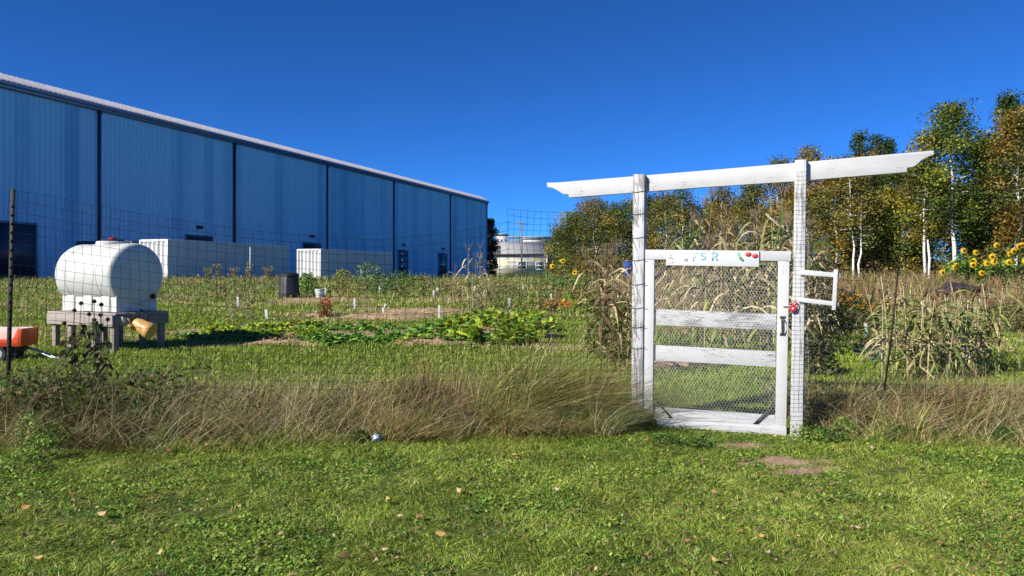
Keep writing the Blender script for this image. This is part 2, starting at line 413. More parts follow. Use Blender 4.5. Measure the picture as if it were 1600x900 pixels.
# ------------------------------------------------------------------ the arena: a long blue steel building
DW = Vector((.342, .940, 0)).normalized(); NW = Vector((DW.y, -DW.x, 0))      # along the wall; out of the wall
WS = 1.09; W0 = Vector((-34.63*WS, 50*WS, 0)); ZT, ZB = EYE+12.98*WS, .93
def siding_mat(name, c1, c2, c3):
    m, t, p = newmat(name)
    p.inputs['Roughness'].default_value = .45; p.inputs['Specular IOR Level'].default_value = .35
    tc = N(t, 'ShaderNodeTexCoord')
    d = N(t, 'ShaderNodeVectorMath', operation='DOT_PRODUCT'); d.inputs[1].default_value = DW
    t.links.new(tc.outputs['Object'], d.inputs[0])
    fl = N(t, 'ShaderNodeMath', operation='SNAP'); fl.inputs[1].default_value = 1.38
    t.links.new(d.outputs['Value'], fl.inputs[0])
    wn = N(t, 'ShaderNodeTexWhiteNoise', noise_dimensions='1D'); t.links.new(fl.outputs[0], wn.inputs['W'])
    nz = N(t, 'ShaderNodeTexNoise', noise_dimensions='1D'); nz.inputs['Scale'].default_value = .35; nz.inputs['Detail'].default_value = 6
    t.links.new(d.outputs['Value'], nz.inputs['W'])
    n3 = N(t, 'ShaderNodeTexNoise'); n3.inputs['Scale'].default_value = .25; n3.inputs['Detail'].default_value = 6
    t.links.new(tc.outputs['Object'], n3.inputs['Vector'])
    a = N(t, 'ShaderNodeMath', operation='MULTIPLY_ADD'); a.inputs[1].default_value = .5
    t.links.new(wn.outputs[0], a.inputs[0]); t.links.new(nz.outputs[0], a.inputs[2])
    a2 = N(t, 'ShaderNodeMath', operation='MULTIPLY_ADD'); a2.inputs[1].default_value = .35
    t.links.new(n3.outputs[0], a2.inputs[0]); t.links.new(a.outputs[0], a2.inputs[2])
    r = N(t, 'ShaderNodeValToRGB'); e = r.color_ramp.elements
    e[0].position = .5; e[0].color = (*c1, 1); e[1].position = 1.0; e[1].color = (*c3, 1); x = e.new(.75); x.color = (*c2, 1)
    t.links.new(a2.outputs[0], r.inputs[0]); t.links.new(r.outputs[0], p.inputs['Base Color'])
    return m
MT['siding'] = siding_mat('blue_siding', (.16, .41, .62), (.26, .54, .76), (.36, .65, .85))
MT['roofmetal'] = mat('roof_metal', (.44, .44, .48), (.34, .34, .39), 2, .4)
MT['bluetrim'] = mat('blue_trim', (.07, .14, .27), (.09, .17, .31), 2, .45)
MT['darktrim'] = mat('dark_downspout', (.018, .025, .05), (.03, .04, .07), 3, .5)
MT['doordark'] = mat('dark_door', (.02, .03, .05), (.03, .045, .07), 3, .4)
MT['doorblue'] = mat('blue_door', (.03, .09, .17), (.04, .12, .2), 3, .4)
MT['glass'] = mat('dark_glass', (.03, .06, .09), (.05, .10, .14), 1.5, .08, spec=.8)
def corr(acc, p0, d, L, z0, z1, nrm, pitch=.3, dep=.04, prof=(0, .35, .45, .9)):
    pts = []; n = max(1, int(L/pitch)); st = L/n
    for k in range(n):
        for f, h_ in zip(prof, (0, 0, 1, 1)): pts.append((k*st+f*st, h_*dep))
    pts.append((L, 0))
    v = []
    for s, h_ in pts:
        b = p0+d*s+nrm*h_
        v += [(b.x, b.y, z0), (b.x, b.y, z1)]
    m = len(pts)
    acc.add(v, quads=[(2*k, 2*k+2, 2*k+3, 2*k+1) for k in range(m-1)])
T0, T1, DEP = -28.0, 88.1*WS, 62.0
arena = thing('warehouse', (W0+DW*30)+Vector((0, 0, ZB)), 'long tall blue ribbed metal warehouse with a white roof edge', 'warehouse')
a = Acc(); corr(a, W0+DW*T0, DW, T1-T0, ZB, ZT, NW, .46, .085)
c0 = W0+DW*T0-NW*.02; c1 = W0+DW*T1-NW*.02
def slab(acc, p, q_, z0, z1):
    acc.add([(p.x, p.y, z0), (q_.x, q_.y, z0), (q_.x, q_.y, z1), (p.x, p.y, z1)], quads=[(0, 1, 2, 3)])
slab(a, c1, c1-NW*DEP, ZB, ZT); slab(a, c1-NW*DEP, c0-NW*DEP, ZB, ZT); slab(a, c0-NW*DEP, c0, ZB, ZT)
a.build('wall', MT['siding'], arena)
# roof: a ribbed turned-down edge, then a low slope behind it
a = Acc()
def roofpt(t, o, z): b = W0+DW*t+NW*o; return (b.x, b.y, z)
nrib = 300; st = (T1-T0+.6)/nrib
prof = [(.44, ZT+.02), (.42, ZT+.12), (-.25, ZT+.42), (-1.5, ZT+1.06), (-DEP/2, ZT+4.2), (-DEP, ZT+.5)]
v = []; 
for k in range(nrib):
    for f, hh in ((0, 0), (.70, 0), (.76, .055), (.94, .055)):
        for o, z in prof: v.append(roofpt(T0-.3+(k+f)*st, o+hh*.7, z+hh*.7))
m_ = len(prof); n_ = len(v)//m_
i = np.arange(n_-1)[:, None]*m_; j = np.arange(m_-1)[None]
a.add(v, quads=np.stack([i+j, i+m_+j, i+m_+j+1, i+j+1], -1).reshape(-1, 4))
roof = a.build('roof', MT['roofmetal'], arena)
a = Acc()
obox(a, W0+DW*((T0+T1)/2)+NW*.26+Vector((0, 0, ZT-.10)), DW*((T1-T0)/2+.3), NW*.16, (0, 0, .11))
obox(a, W0+DW*((T0+T1)/2)+NW*.12+Vector((0, 0, ZT-.34)), DW*((T1-T0)/2+.2), NW*.06, (0, 0, .12))
a.build('gutter', MT['bluetrim'], arena)
for t_ in [q*WS for q in (7.62, 22.7, 38.2, 53.9, 72.3, 87.9)]:
    a = Acc(); c = W0+DW*t_+NW*.14
    obox(a, c+Vector((0, 0, (ZT+ZB)/2-.35)), DW*(.13 if t_ < 90 else .07), NW*.075, (0, 0, (ZT-ZB)/2-.4))
    obox(a, c+NW*.06+Vector((0, 0, ZT-.55)), DW*.16, NW*.12, (0, 0, .16))
    a.build('downspout', MT['darktrim'] if t_ < 90 else MT['bluetrim'], arena)
def wall_at(px):
    r = (px-CX)/F; return (r*W0.y-W0.x)/(DW.x-DW.y*r)
def walldoor(px0, px1, ytop, mname, frame=True, glass=None, bottom=None):
    t0, t1 = wall_at(px0), wall_at(px1); Yc = (W0+DW*((t0+t1)/2)).y
    z1 = EYE+(HY-ytop)/F*Yc; z0 = ZB+.03 if bottom is None else bottom
    c = W0+DW*((t0+t1)/2)+NW*.10; hw = (t1-t0)/2
    a = Acc(); obox(a, c+Vector((0, 0, (z0+z1)/2)), DW*hw, NW*.035, (0, 0, (z1-z0)/2))
    d = a.build('door', MT[mname], arena)
    if frame:
        a = Acc()
        for s in (-1, 1): obox(a, c+DW*s*(hw+.09)+Vector((0, 0, (z0+z1)/2)), DW*.09, NW*.07, (0, 0, (z1-z0)/2))
        obox(a, c+Vector((0, 0, z1+.09)), DW*(hw+.18), NW*.07, (0, 0, .088))
        a.build('door_frame', MT['bluetrim'], d)
    if glass:
        gw, gh = glass
        for k in range(gw):
            a = Acc()
            for m in range(gh):
                ww = 2*hw/gw; hh = (z1-z0-.2)/gh
                obox(a, c+NW*.045+DW*(-hw+ww*(k+.5))+Vector((0, 0, z0+.15+hh*(m+.5))), DW*(ww*.36), NW*.012, (0, 0, hh*.38))
            a.build('glazing', MT['glass'], d)
    lp = c+NW*.02+Vector((0, 0, z1+.95))
    return d, lp
def walllamp(p):
    a = Acc(); obox(a, p+NW*.1, DW*.28, NW*.16, (0, 0, .14)); obox(a, p+NW*.2+Vector((0, 0, -.16)), DW*.22, NW*.1, (0, 0, .03))
    a.build('wall_lamp', MT['doordark'], arena)
walldoor(-40, 53, 349, 'doordark')
for (x0, x1, yt, kw) in ((290, 329, 370, {}), (473, 499, 381, {}), (622, 636, 392, dict(glass=(2, 4))), (685, 697, 397, dict(glass=(1, 1)))):
    d, lp = walldoor(x0, x1, yt, 'doorblue' if kw else 'doordark', **kw)
    walllamp(lp)

# ------------------------------------------------------------------ shipping containers
MT['contwhite'] = mat('container_white', (.70, .70, .70), (.60, .60, .60), .8, .5, detail=8)
MT['contdark'] = mat('container_blue', (.02, .05, .10), (.03, .07, .13), 1, .5)
def container(p0, L, Hc, label, m, d=DW, n=NW, wd=2.44, pole=None):
    zb = 1.0
    r = thing('shipping_container', (p0.x, p0.y, zb), label, 'shipping container', 'shipping containers along the warehouse')
    a = Acc()
    corr(a, p0+d*.12, d, L-.24, zb+.16, zb+Hc-.12, n*-1, .28, .036)
    corr(a, p0-n*wd+d*.12, d, L-.24, zb+.16, zb+Hc-.12, n, .28, .036)
    corr(a, p0-n*.1, n*-1, wd-.2, zb+.16, zb+Hc-.12, d, .34, .10)
    corr(a, p0-n*.1+d*L, n*-1, wd-.2, zb+.16, zb+Hc-.12, d*-1, .28, .036)
    obox(a, p0+d*L/2-n*wd/2+Vector((0, 0, zb+Hc-.05)), d*(L/2-.02), n*(wd/2-.02), (0, 0, .03))
    a.build('shell', m, r)
    a = Acc()
    for s in (.06, L-.06):
        for w_ in (.06, wd-.06):
            obox(a, p0+d*s-n*w_+Vector((0, 0, zb+Hc/2)), d*.075, n*.075, (0, 0, Hc/2))
    for z in (zb+.08, zb+Hc-.06):
        for w_ in (.05, wd-.05): obox(a, p0+d*L/2-n*w_+Vector((0, 0, z)), d*(L/2-.14), n*.05, (0, 0, .08))
        for s in (.05, L-.05): obox(a, p0+d*s-n*wd/2+Vector((0, 0, z)), d*.05, n*(wd/2-.14), (0, 0, .08))
    a.build('corner_frame', m, r, bevel=.01)
    return r
container(Vector((-22.54, 48.4, 0)), 12.6, 2.72, 'nearer long white shipping container, just right of the white tank', MT['contwhite'])
container(Vector((-16.62, 64.2, 0)), 12.6, 2.62, 'farther long white shipping container, behind the black compost bin', MT['contwhite'])
pd = Vector((-.98, .19, 0)).normalized(); pn = Vector((pd.y, -pd.x, 0))*-1
container(Vector((-25.9, 50.4, 0)), 4.4, 2.7, 'short dark blue shipping container, seen just above the white tank', MT['contdark'], pd, pn)
a = Acc(); p = gd(391, 52.0); tube(a, [p+Vector((0, 0, -.05)), p+Vector((0, 0, 2.35))], .04, 8)
tag(a.build('marker_pole', MT['white_stake'], origin=p), 'thin white pole standing in front of the nearer white container', 'pole')

# ------------------------------------------------------------------ the low house and roofs far behind
MT['houseroof'] = mat('house_roof', (.42, .42, .42), (.34, .34, .35), 3, .8)
MT['gable'] = mat('house_gable', (.10, .10, .11), (.14, .14, .15), 3, .8)
def panel_mat():
    m, t, p = newmat('panel_wall'); p.inputs['Roughness'].default_value = .8
    tc = N(t, 'ShaderNodeTexCoord'); mp = N(t, 'ShaderNodeMapping'); mp.inputs['Scale'].default_value = (1, 1, 1)
    mp.inputs['Rotation'].default_value = (math.radians(90), 0, 0)
    t.links.new(tc.outputs['Object'], mp.inputs[0])
    b = N(t, 'ShaderNodeTexBrick'); b.inputs['Scale'].default_value = 1
    b.inputs['Color1'].default_value = (.80, .62, .26, 1); b.inputs['Color2'].default_value = (.50, .50, .50, 1); b.inputs['Mortar'].default_value = (.80, .76, .66, 1)
    b.inputs['Brick Width'].default_value = 2.4; b.inputs['Row Height'].default_value = .95; b.inputs['Mortar Size'].default_value = .16
    t.links.new(mp.outputs[0], b.inputs[0]); t.links.new(b.outputs[0], p.inputs['Base Color'])
    return m
HYD = 186.0
hb = gd(815, HYD); zg = 1.0
house = thing('house', (hb.x, hb.y, zg), 'low house with a grey roof and patchy cream and yellow wall beyond the garden', 'house')
x0, x1 = (735-CX)/F*HYD, (856-CX)/F*HYD; ze = EYE+(HY-397)/F*HYD
a = Acc(); box(a, ((x0+x1)/2, HYD+6, (zg+ze)/2), (x1-x0, 12, ze-zg)); a.build('wall', panel_mat(), house)
a = Acc(); zr = EYE+(HY-379)/F*(HYD+6)
pr = [(x0-.5, HYD-.7, ze-.12), (x0-.5, HYD+6, zr), (x0-.5, HYD+12.7, ze-.12), (x0-.5, HYD+12.7, ze+.14), (x0-.5, HYD+6, zr+.25), (x0-.5, HYD-.7, ze+.14)]
prism(a, pr, (x1-x0+1.2, 0, 0)); a.build('roof', MT['houseroof'], house)
a = Acc(); prism(a, [(x1+.02, HYD+.1, ze-.02), (x1+.02, HYD+11.9, ze-.02), (x1+.02, HYD+6, zr-.05)], (.12, 0, 0)); a.build('gable', MT['gable'], house)
a = Acc(); box(a, (x1-.25, HYD-.35, (zg+ze)/2), (.35, .35, ze-zg)); a.build('corner_post', MT['white_stake'], house)
for (px, py) in ((816, 415), (844, 415)):
    c = wp(px, py, HYD); a = Acc()
    for s in (-1, 1): box(a, (c.x+s*1.05, HYD-.05, c.z), (.18, .14, 1.9))
    for s in (-1, 0, 1): box(a, (c.x, HYD-.05, c.z+s*.95), (1.92, .14, .16))
    f = a.build('window', MT['white_stake'], house)
    a = Acc(); box(a, (c.x, HYD-.02, c.z), (1.9, .06, 1.9)); a.build('pane', MT['glass'], f)
for (pa, pb, yt, Y, lab, mm) in ((774, 792, 367, 260, 'white boxy building behind the grey house roof at the warehouse corner', 'white_plastic2'),
                                 (818, 846, 373, 280, 'white low building just above the house roof, right of the utility pole', 'white_plastic2'),
                                 (795, 866, 371, 330, 'long bluish flat building far behind the house roof', 'bluetrim')):
    xa, xb = (pa-CX)/F*Y, (pb-CX)/F*Y; z1 = EYE+(HY-yt)/F*Y; c = Vector(((xa+xb)/2, Y, 1))
    r = thing('distant_building', c, lab, 'building')
    a = Acc(); box(a, (c.x, Y+6, (1+z1)/2), (xb-xa, 12, z1-1)); a.build('wall', MT[mm], r)
    a = Acc(); box(a, (c.x, Y+6, z1+.2), (xb-xa+.8, 12.8, .4)); a.build('roof', MT['houseroof'], r)
    for k in range(3):
        a = Acc(); box(a, (c.x+(k-1)*(xb-xa)*.3, Y-.05, z1-2.2), ((xb-xa)*.12, .2, 1.2)); a.build('window', MT['glass'], r)
p = gd(815, 125); a = Acc(); tube(a, [p, p+Vector((0, 0, wp(815, 345, 125).z-p.z))], [.16, .11], 8)
up = thing('utility_pole', p, 'thin utility pole rising behind the low grey-roofed house', 'utility pole')
a.build('pole', MT['bark'], up)
a = Acc(); box(a, (p.x, p.y, wp(815, 350, 125).z), (1.8, .12, .14)); a.build('crossarm', MT['bark'], up)

# ------------------------------------------------------------------ trees
def limb(acc, p, q_, r0, r1, n=5, wob=.08, rng=RNG):
    p, q_ = np.array(p), np.array(q_); L = np.linalg.norm(q_-p)
    t = np.linspace(0, 1, n)[:, None]
    pts = p+(q_-p)*t+rng.normal(0, wob*L*.5, (n, 3))*np.sin(t*PI)
    tube(acc, pts, np.linspace(r0, r1, n), 6)
    return pts
def broad_tree(base, H, Wc, cb, pal, nleaf, bark, label, group, lean=0, leaf=.17, stems=1, low=.25, nclump=36, name='birch_tree', sig=.42):
    rng = np.random.default_rng(abs(hash((round(base[0]*100), round(base[1]*100)))) % 2**31)
    r = thing(name, base, label, 'tree', group)
    tr = Acc(); cl = []
    for s in range(stems):
        dx = (s-(stems-1)/2)*Wc*.28+lean+rng.normal(0, .12)
        top = np.array([base[0]+dx, base[1]+rng.normal(0, .2), base[2]+H*(.96 if s == 0 else rng.uniform(.75, .95))])
        b0 = np.array([base[0]+(s-(stems-1)/2)*.28, base[1], base[2]-.15])
        pts = limb(tr, b0, top, .018*H*.62/math.sqrt(stems)+.02, .018, 9, .022, rng)
        for k in range(int(nclump/stems)):
            f = low+(1-low)*((k+.5)/(nclump/stems))**.9
            i = min(7, int(f*8)); c = pts[i]+(pts[i+1]-pts[i])*(f*8-i)
            g_ = (f-low)/(1-low)
            rad = Wc*.5*(math.sin(PI*min(1, .18+.80*g_))**.7)*rng.uniform(.55, 1.12)
            th = k*2.4+rng.uniform(-.5, .5)
            e = c+np.array([math.cos(th)*rad/math.sqrt(stems)**.5, math.sin(th)*rad*.9, rad*rng.uniform(.15, .6)-.1*Wc*(1-g_)])
            if f > .97: e = c
            limb(tr, c, e, .012*H*.25*(1-g_)+.012, .008, 4, .12, rng)
            cl.append(e)
    tr.build('trunk', MT[bark], r, smooth=True)
    cl = np.array(cl); M = len(cl)
    wgt = rng.uniform(.35, 1.5, M); wgt /= wgt.sum()
    nleaf = int(nleaf*2.3); idx = rng.choice(M, nleaf, p=wgt)
    sg = Wc*.115*rng.uniform(.7, 1.3, M)+sig*.3
    P = cl[idx]+np.clip(rng.normal(0, 1, (nleaf, 3)), -1.7, 1.7)*sg[idx][:, None]*np.array([1, 1, .75])
    P[:, 2] = np.maximum(P[:, 2], base[2]+.15)
    cc = pick(pal, M, rng=rng)[idx]*np.exp(rng.normal(0, .22, M))[idx][:, None]
    c = Acc(); leafcards(c, P, leaf*.78*rng.uniform(.6, 1.3, nleaf), jitter(cc*1.2, nleaf, .25, rng), .35, .7, rng)
    c.build('crown', MT['crown'], r)
    return r
def spruce(base, H, Wc, pal, n, label, group, name='spruce_tree'):
    rng = np.random.default_rng(int(abs(base[0]*977+base[1]*131)))
    r = thing(name, base, label, 'tree', group)
    tr = Acc(); tube(tr, [base-Vector((0, 0, .1)), base+Vector((0, 0, H))], [.02*H*.7+.02, .02], 7); tr.build('trunk', MT['bark'], r)
    f = rng.random(n)**.75; th = rng.random(n)*2*PI
    lob = .75+.25*np.sin(th*5+np.floor(f*16)*2.1)
    rr = Wc*.5*(1-f)*lob*np.sqrt(rng.random(n))*(1.0)+.05
    z = H*(.06+.94*f)-rr*.25+.25*np.sin(f*80)
    P = np.stack([base[0]+rr*np.cos(th), base[1]+rr*np.sin(th), base[2]+np.clip(z, .05, H)], -1)
    c = Acc(); leafcards(c, P, .26*rng.uniform(.6, 1.3, n), jitter(pick(pal, n, rng=rng), n, .3, rng), .2, .45, rng)
    c.build('crown', MT['crown'], r)
    return r
GRN = [(.06, .085, .016), (.10, .115, .018), (.04, .06, .016)]
DKG = [(.022, .04, .014), (.035, .055, .02)]
YEL = [(.16, .14, .02), (.11, .12, .02), (.20, .15, .02), (.08, .09, .02)]
RST = [(.145, .095, .022), (.125, .10, .024), (.165, .115, .026), (.09, .085, .02), (.06, .07, .02)]
OLV = [(.095, .085, .022), (.125, .105, .024), (.065, .075, .02), (.15, .11, .026), (.045, .055, .018)]
def tree_px(px, Y, ytop, wpx, pal, nleaf, bark='birch', label='', group=None, **k):
    b = gd(px, Y); H = wp(px, ytop, Y).z-b.z
    return broad_tree(b, H, wpx*1.05/F*Y, .3, pal, int(nleaf*1.25), bark, label, group, **k)
TG = 'trees along the far edge of the garden'
# the tall ones at the right
tree_px(1494, 38, 160, 74, GRN, 5200, label='tallest slim birch with a dark green rounded top, right of the beam tip', group=TG, low=.30, nclump=34)
tree_px(1448, 39, 206, 62, OLV+YEL, 2600, label='sparse brownish birch with a forked white trunk just right of the beam tip', group=TG, stems=2, low=.42)
tree_px(1590, 37, 172, 72, RST, 5200, label='rust orange leafed birch at the right edge of the picture', group=TG, low=.2)
tree_px(1546, 40, 206, 66, GRN+YEL[:1], 5200, label='green and yellow bushy birch between the tall dark birch and the rust one', group=TG, low=.15)
tree_px(1581, 50, 136, 44, DKG+GRN, 3600, 'bark', 'dark narrow poplar rising above the rust birch at the right edge', TG, low=.3, name='poplar_tree', leaf=.2)
tree_px(1412, 42, 252, 58, YEL+GRN, 4200, label='yellow green birch under the right end of the beam', group=TG, low=.12)
tree_px(1362, 44, 240, 62, RST+OLV, 4200, label='rust brown birch with pale trunk, right of the right gate post', group=TG, low=.18)
tree_px(1338, 41, 262, 50, OLV, 1500, label='pale forked bare-limbed tree in front of dark spruces, right of the gate', group=TG, low=.45, stems=2)
tree_px(1306, 43, 248, 56, RST, 4200, label='rust brown bushy tree right beside the right gate post', group=TG, low=.1)
tree_px(1256, 46, 230, 52, RST+OLV[:1], 3800, label='brown leafed tree directly behind the right gate post', group=TG, low=.12)
tree_px(1216, 49, 246, 44, OLV+RST, 3000, label='round brown tree top above the beam, left of the right gate post', group=TG, low=.15)
for px, yt in ((1342, 200), (1368, 205), (1386, 212)):
    tree_px(px, 56, yt, 26, DKG+GRN[:1], 2000, 'bark', 'dark narrow poplar standing behind the rust birches', 'dark poplars behind the rust birches', low=.3, name='poplar_tree', leaf=.2)
tree_px(1174, 54, 282, 60, GRN+OLV, 3600, 'bark', 'dense green brown tree behind the gate, below the beam', TG, low=.08, name='broadleaf_tree')
tree_px(1124, 57, 292, 44, RST+OLV, 2400, label='thin brown birch behind the gate, left of the green tree', group=TG, low=.2)
tree_px(1072, 58, 294, 46, OLV+GRN, 2000, label='thin birch with two pale trunks seen over the gate sign', group=TG, low=.35, stems=2)
tree_px(1038, 60, 300, 46, OLV, 2600, label='olive birch just right of the left gate post', group=TG, low=.15)
tree_px(1012, 62, 304, 50, DKG+OLV, 3200, 'bark', 'dark olive tree directly behind the left gate post', TG, low=.05, name='broadleaf_tree')
tree_px(966, 62, 320, 58, OLV+GRN, 4200, 'bark', 'olive brown bushy tree left of the left gate post', TG, low=.04, name='broadleaf_tree')
tree_px(930, 64, 308, 54, OLV+RST[:1], 3000, label='taller thin olive birch among the bushy trees left of the gate', group=TG, low=.12)
tree_px(897, 66, 334, 62, OLV+GRN, 5200, 'bark', 'round olive bush-like tree right of the low house', TG, low=.03, name='broadleaf_tree')
tree_px(764, 152, 343, 24, DKG, 2600, 'bark', 'dark green tree peeking out behind the warehouse corner', None, low=.05, name='broadleaf_tree', leaf=.5)
for px, yt, wpx in ((1322, 338, 70), (1366, 322, 66), (1398, 345, 56), (1300, 350, 50), (1568, 300, 80), (1530, 320, 60), (1598, 290, 70), (1440, 335, 60)):
    spruce(gd(px, 47), wp(0, yt, 47).z-1, wpx/F*47, DKG+[(.03, .05, .03)], 3000, 'dark green spruce filling the shade behind the birches', 'dark spruces behind the birches')
# a second row that closes the gaps
k_ = 0
for px in range(875, 1640, 29):
    yt = np.interp(px, [880, 930, 1010, 1100, 1200, 1260, 1330, 1400, 1480, 1600], [350, 328, 314, 312, 292, 270, 258, 285, 250, 220])+random.uniform(-10, 34)
    Y = np.interp(px, [880, 1640], [78, 56])+random.uniform(-3, 3)
    tree_px(px+random.uniform(-9, 9), Y, yt, random.uniform(46, 64), random.choice([OLV, OLV+YEL, DKG+OLV, GRN+OLV, OLV]), 2100, random.choice(['birch', 'birch', 'bark']),
            'olive or brown leafed tree in the back row of the wood', 'back row of the wood', low=.06, leaf=.25, nclump=26)
    k_ += 1

# ------------------------------------------------------------------ gate: arbor, gate leaf, lock
PA, PB = Vector((1.243, 7.25, 0)), Vector((2.590, 6.65, 0))
UG = (PB-PA).normalized(); NG = Vector((UG.y, -UG.x, 0))                # along the gate; towards the camera
if NG.y > 0: NG = -NG
def on_plane(px, py, P0, nrm, off=0):
    d = Vector(((px-CX)/F, 1, (HY-py)/F)); o = Vector((0, 0, EYE)); p0 = P0+nrm*off
    t = (p0-o).dot(nrm)/d.dot(nrm)
    return o+d*t
def gpt(px, py, off=0): return on_plane(px, py, PA, NG, off)
def gprism(acc, pxs, off, dep): prism(acc, [gpt(x, y, off) for x, y in pxs], NG*-dep)
arb = thing('gate_arbor', (PA+PB)/2, 'white peeling wooden gate arbor with a long scroll-ended top beam', 'arbor')
a = Acc()
gprism(a, [(989, 272), (1007, 272), (1003.5, 668), (986, 668)], .05, .098); a.build('post', MT['paint_post'], arb, bevel=.004)
a = Acc()
gprism(a, [(1242, 250), (1260, 249), (1254, 690), (1234, 690)], .05, .098); a.build('post', MT['paint_post2'], arb, bevel=.004)
beam = [(854.3, 285.5), (870, 285.2), (1100, 266.5), (1240, 254.6), (1458.7, 235), (1459.6, 241.5), (1451, 244.5), (1440, 250), (1433, 257), (1427.5, 260.5), (1417.5, 262), (1417.5, 268.8),
        (1240, 283.5), (1100, 292.6), (889, 308.7), (888, 303.7), (880, 303.6), (874, 299.5), (865, 294.4), (854.8, 292.3)]
a = Acc(); gprism(a, beam[::-1], -.012, .045); a.build('beam', MT['paint_beam'], arb, bevel=.003)
# small bracket of white laths on the right post
a = Acc(); gprism(a, [(1250, 421), (1313, 427), (1313, 434), (1250, 429.5)], .075, .022); a.build('lath', MT['paint_clean'], arb, bevel=.002)
a = Acc(); gprism(a, [(1247, 464.5), (1310, 472), (1310, 479), (1247, 471.5)], .075, .022); a.build('lath', MT['paint_clean'], arb, bevel=.002)
a = Acc(); gprism(a, [(1303, 421), (1309.5, 421), (1306, 484.5), (1299.5, 484.5)], .099, .022); a.build('lath', MT['paint_clean'], arb, bevel=.002)

gate = thing('garden_gate', gpt(1010, 650), 'white wooden garden gate with chicken wire and a painted top board', 'gate')
a = Acc(); gprism(a, [(1006.5, 405.5), (1022.5, 405.8), (1019.5, 646), (1004, 646)], .03, .04); a.build('stile', MT['paint_clean'], gate, bevel=.003)
a = Acc(); gprism(a, [(1216, 408), (1233.5, 408.3), (1228.5, 668), (1211, 667)], .03, .04); a.build('stile', MT['paint_clean'], gate, bevel=.003)
a = Acc(); gprism(a, [(1006, 390), (1236, 392.5), (1236, 408), (1006, 405.2)], .032, .04); a.build('top_rail', MT['paint_clean'], gate, bevel=.003)
a = Acc(); gprism(a, [(1023.5, 483), (1213, 491), (1213, 516), (1023.5, 508)], .0, .025); a.build('rail', MT['paint_rail'], gate, bevel=.003)
a = Acc(); gprism(a, [(1022, 539), (1212, 549.5), (1212, 574), (1022, 563)], .0, .025); a.build('rail', MT['paint_rail2'], gate, bevel=.003)
a = Acc(); gprism(a, [(1021, 636), (1211, 649), (1211, 667), (1021, 655)], -.004, .025); a.build('bottom_rail', MT['paint_clean'], gate, bevel=.003)
a = Acc(); gprism(a, [(1025, 654.5), (1212, 665.8), (1229, 667.5), (1229, 681), (1120, 675.5), (1028, 667)], .034, .036); a.build('kick_board', MT['paint_beam'], gate, bevel=.003)
for q4 in ([(1044, 413), (1047, 416), (1023, 438), (1021, 434)], [(1186, 414), (1191, 414), (1215, 438), (1213, 442)],
           [(1019, 619), (1023, 622), (1051, 653), (1046, 653)], [(1208, 632), (1211, 638), (1184, 663), (1176, 663)]):
    a = Acc(); gprism(a, q4, .006, .012); a.build('corner_brace', MT['black'], gate)
# chicken wire: hexagon net stapled to the leaf
a = Acc(); cell = .029; rows_ = int(1.62/(cell*.8)); r_w = .0009
O = gpt(1016, 640, .012); ex = UG; wd_ = (gpt(1222, 500, .012)-O).dot(UG); zt = gpt(1016, 408, .012).z-O.z
nc = int(wd_/cell); hh = cell*.42
def hexpt(cx_, cz_): 
    q_ = O+ex*(cx_*1.0)+Vector((0, 0, cz_-.03*cx_)); return q_
rows_ = int((zt+.02)/(hh*2))
for r_ in range(rows_):
    z = r_*hh*2
    for c_ in range(nc):
        x = c_*cell+(cell/2 if r_ % 2 else 0)+random.uniform(-.001, .001)
        A_, B_, C_ = hexpt(x, z), hexpt(x, z+hh*.9), hexpt(x+cell/2, z+hh*2); D_ = hexpt(x-cell/2, z+hh*2)
        tube(a, [A_, B_], r_w*1.5, 3, cap=False); tube(a, [B_, C_], r_w, 3, cap=False); tube(a, [B_, D_], r_w, 3, cap=False)
a.build('chicken_wire', MT['galv'], gate)
# sign board with worn hand-painted marks
a = Acc(); gprism(a, [(1040.6, 391.6), (1186, 392), (1186, 417), (1040.6, 414.5)], .052, .018); sign = a.build('sign_board', MT['paint_sign'], gate, bevel=.002)
MT['inkblue'] = mat('faded_blue_paint', (.16, .42, .56), (.52, .66, .72), 60, .7, lo=.45, hi=.6)
MT['inkpale'] = mat('faint_blue_paint', (.36, .47, .54), (.50, .55, .58), 60, .7)
MT['inkgreen'] = mat('faded_green_paint', (.10, .34, .16), (.25, .48, .30), 50, .7)
MT['inkred'] = mat('red_paint', (.58, .02, .04), (.66, .05, .06), 50, .6)
MT['inkgrey'] = mat('grey_paint', (.22, .22, .20), (.45, .45, .36), 60, .7)
MT['inkyellow'] = mat('faded_yellow_paint', (.72, .70, .40), (.80, .78, .6), 60, .7)
def stroke(acc, pxs, wpx, off=.0535):
    for (x0, y0), (x1, y1) in zip(pxs[:-1], pxs[1:]):
        dx, dy = x1-x0, y1-y0; L = math.hypot(dx, dy) or 1; ex_, ey_ = dx/L*wpx*.35, dy/L*wpx*.35; nx_, ny_ = -dy/L*wpx/2, dx/L*wpx/2
        gprism(acc, [(x0-ex_+nx_, y0-ey_+ny_), (x1+ex_+nx_, y1+ey_+ny_), (x1+ex_-nx_, y1+ey_-ny_), (x0-ex_-nx_, y0-ey_-ny_)], off+random.uniform(0, .0004), .0012)
def arc(cx_, cy_, rx, ry, a0, a1, n=9): return [(cx_+rx*math.cos(math.radians(a0+(a1-a0)*k/n)), cy_+ry*math.sin(math.radians(a0+(a1-a0)*k/n))) for k in range(n+1)]
a = Acc(); stroke(a, [(1083.5, 396), (1083.5, 407.5)], 1.6); stroke(a, [(1083.5, 396), (1089, 396)], 1.6); stroke(a, [(1083.5, 401.5), (1087.5, 401.5)], 1.5); a.build('letter', MT['inkpale'], sign)
a = Acc(); stroke(a, arc(1099, 397.3, 3.2, 2.6, -20, -270)+arc(1099, 402.8, 3.4, 2.9, -80, 160), 1.9); a.build('letter', MT['inkblue'], sign)
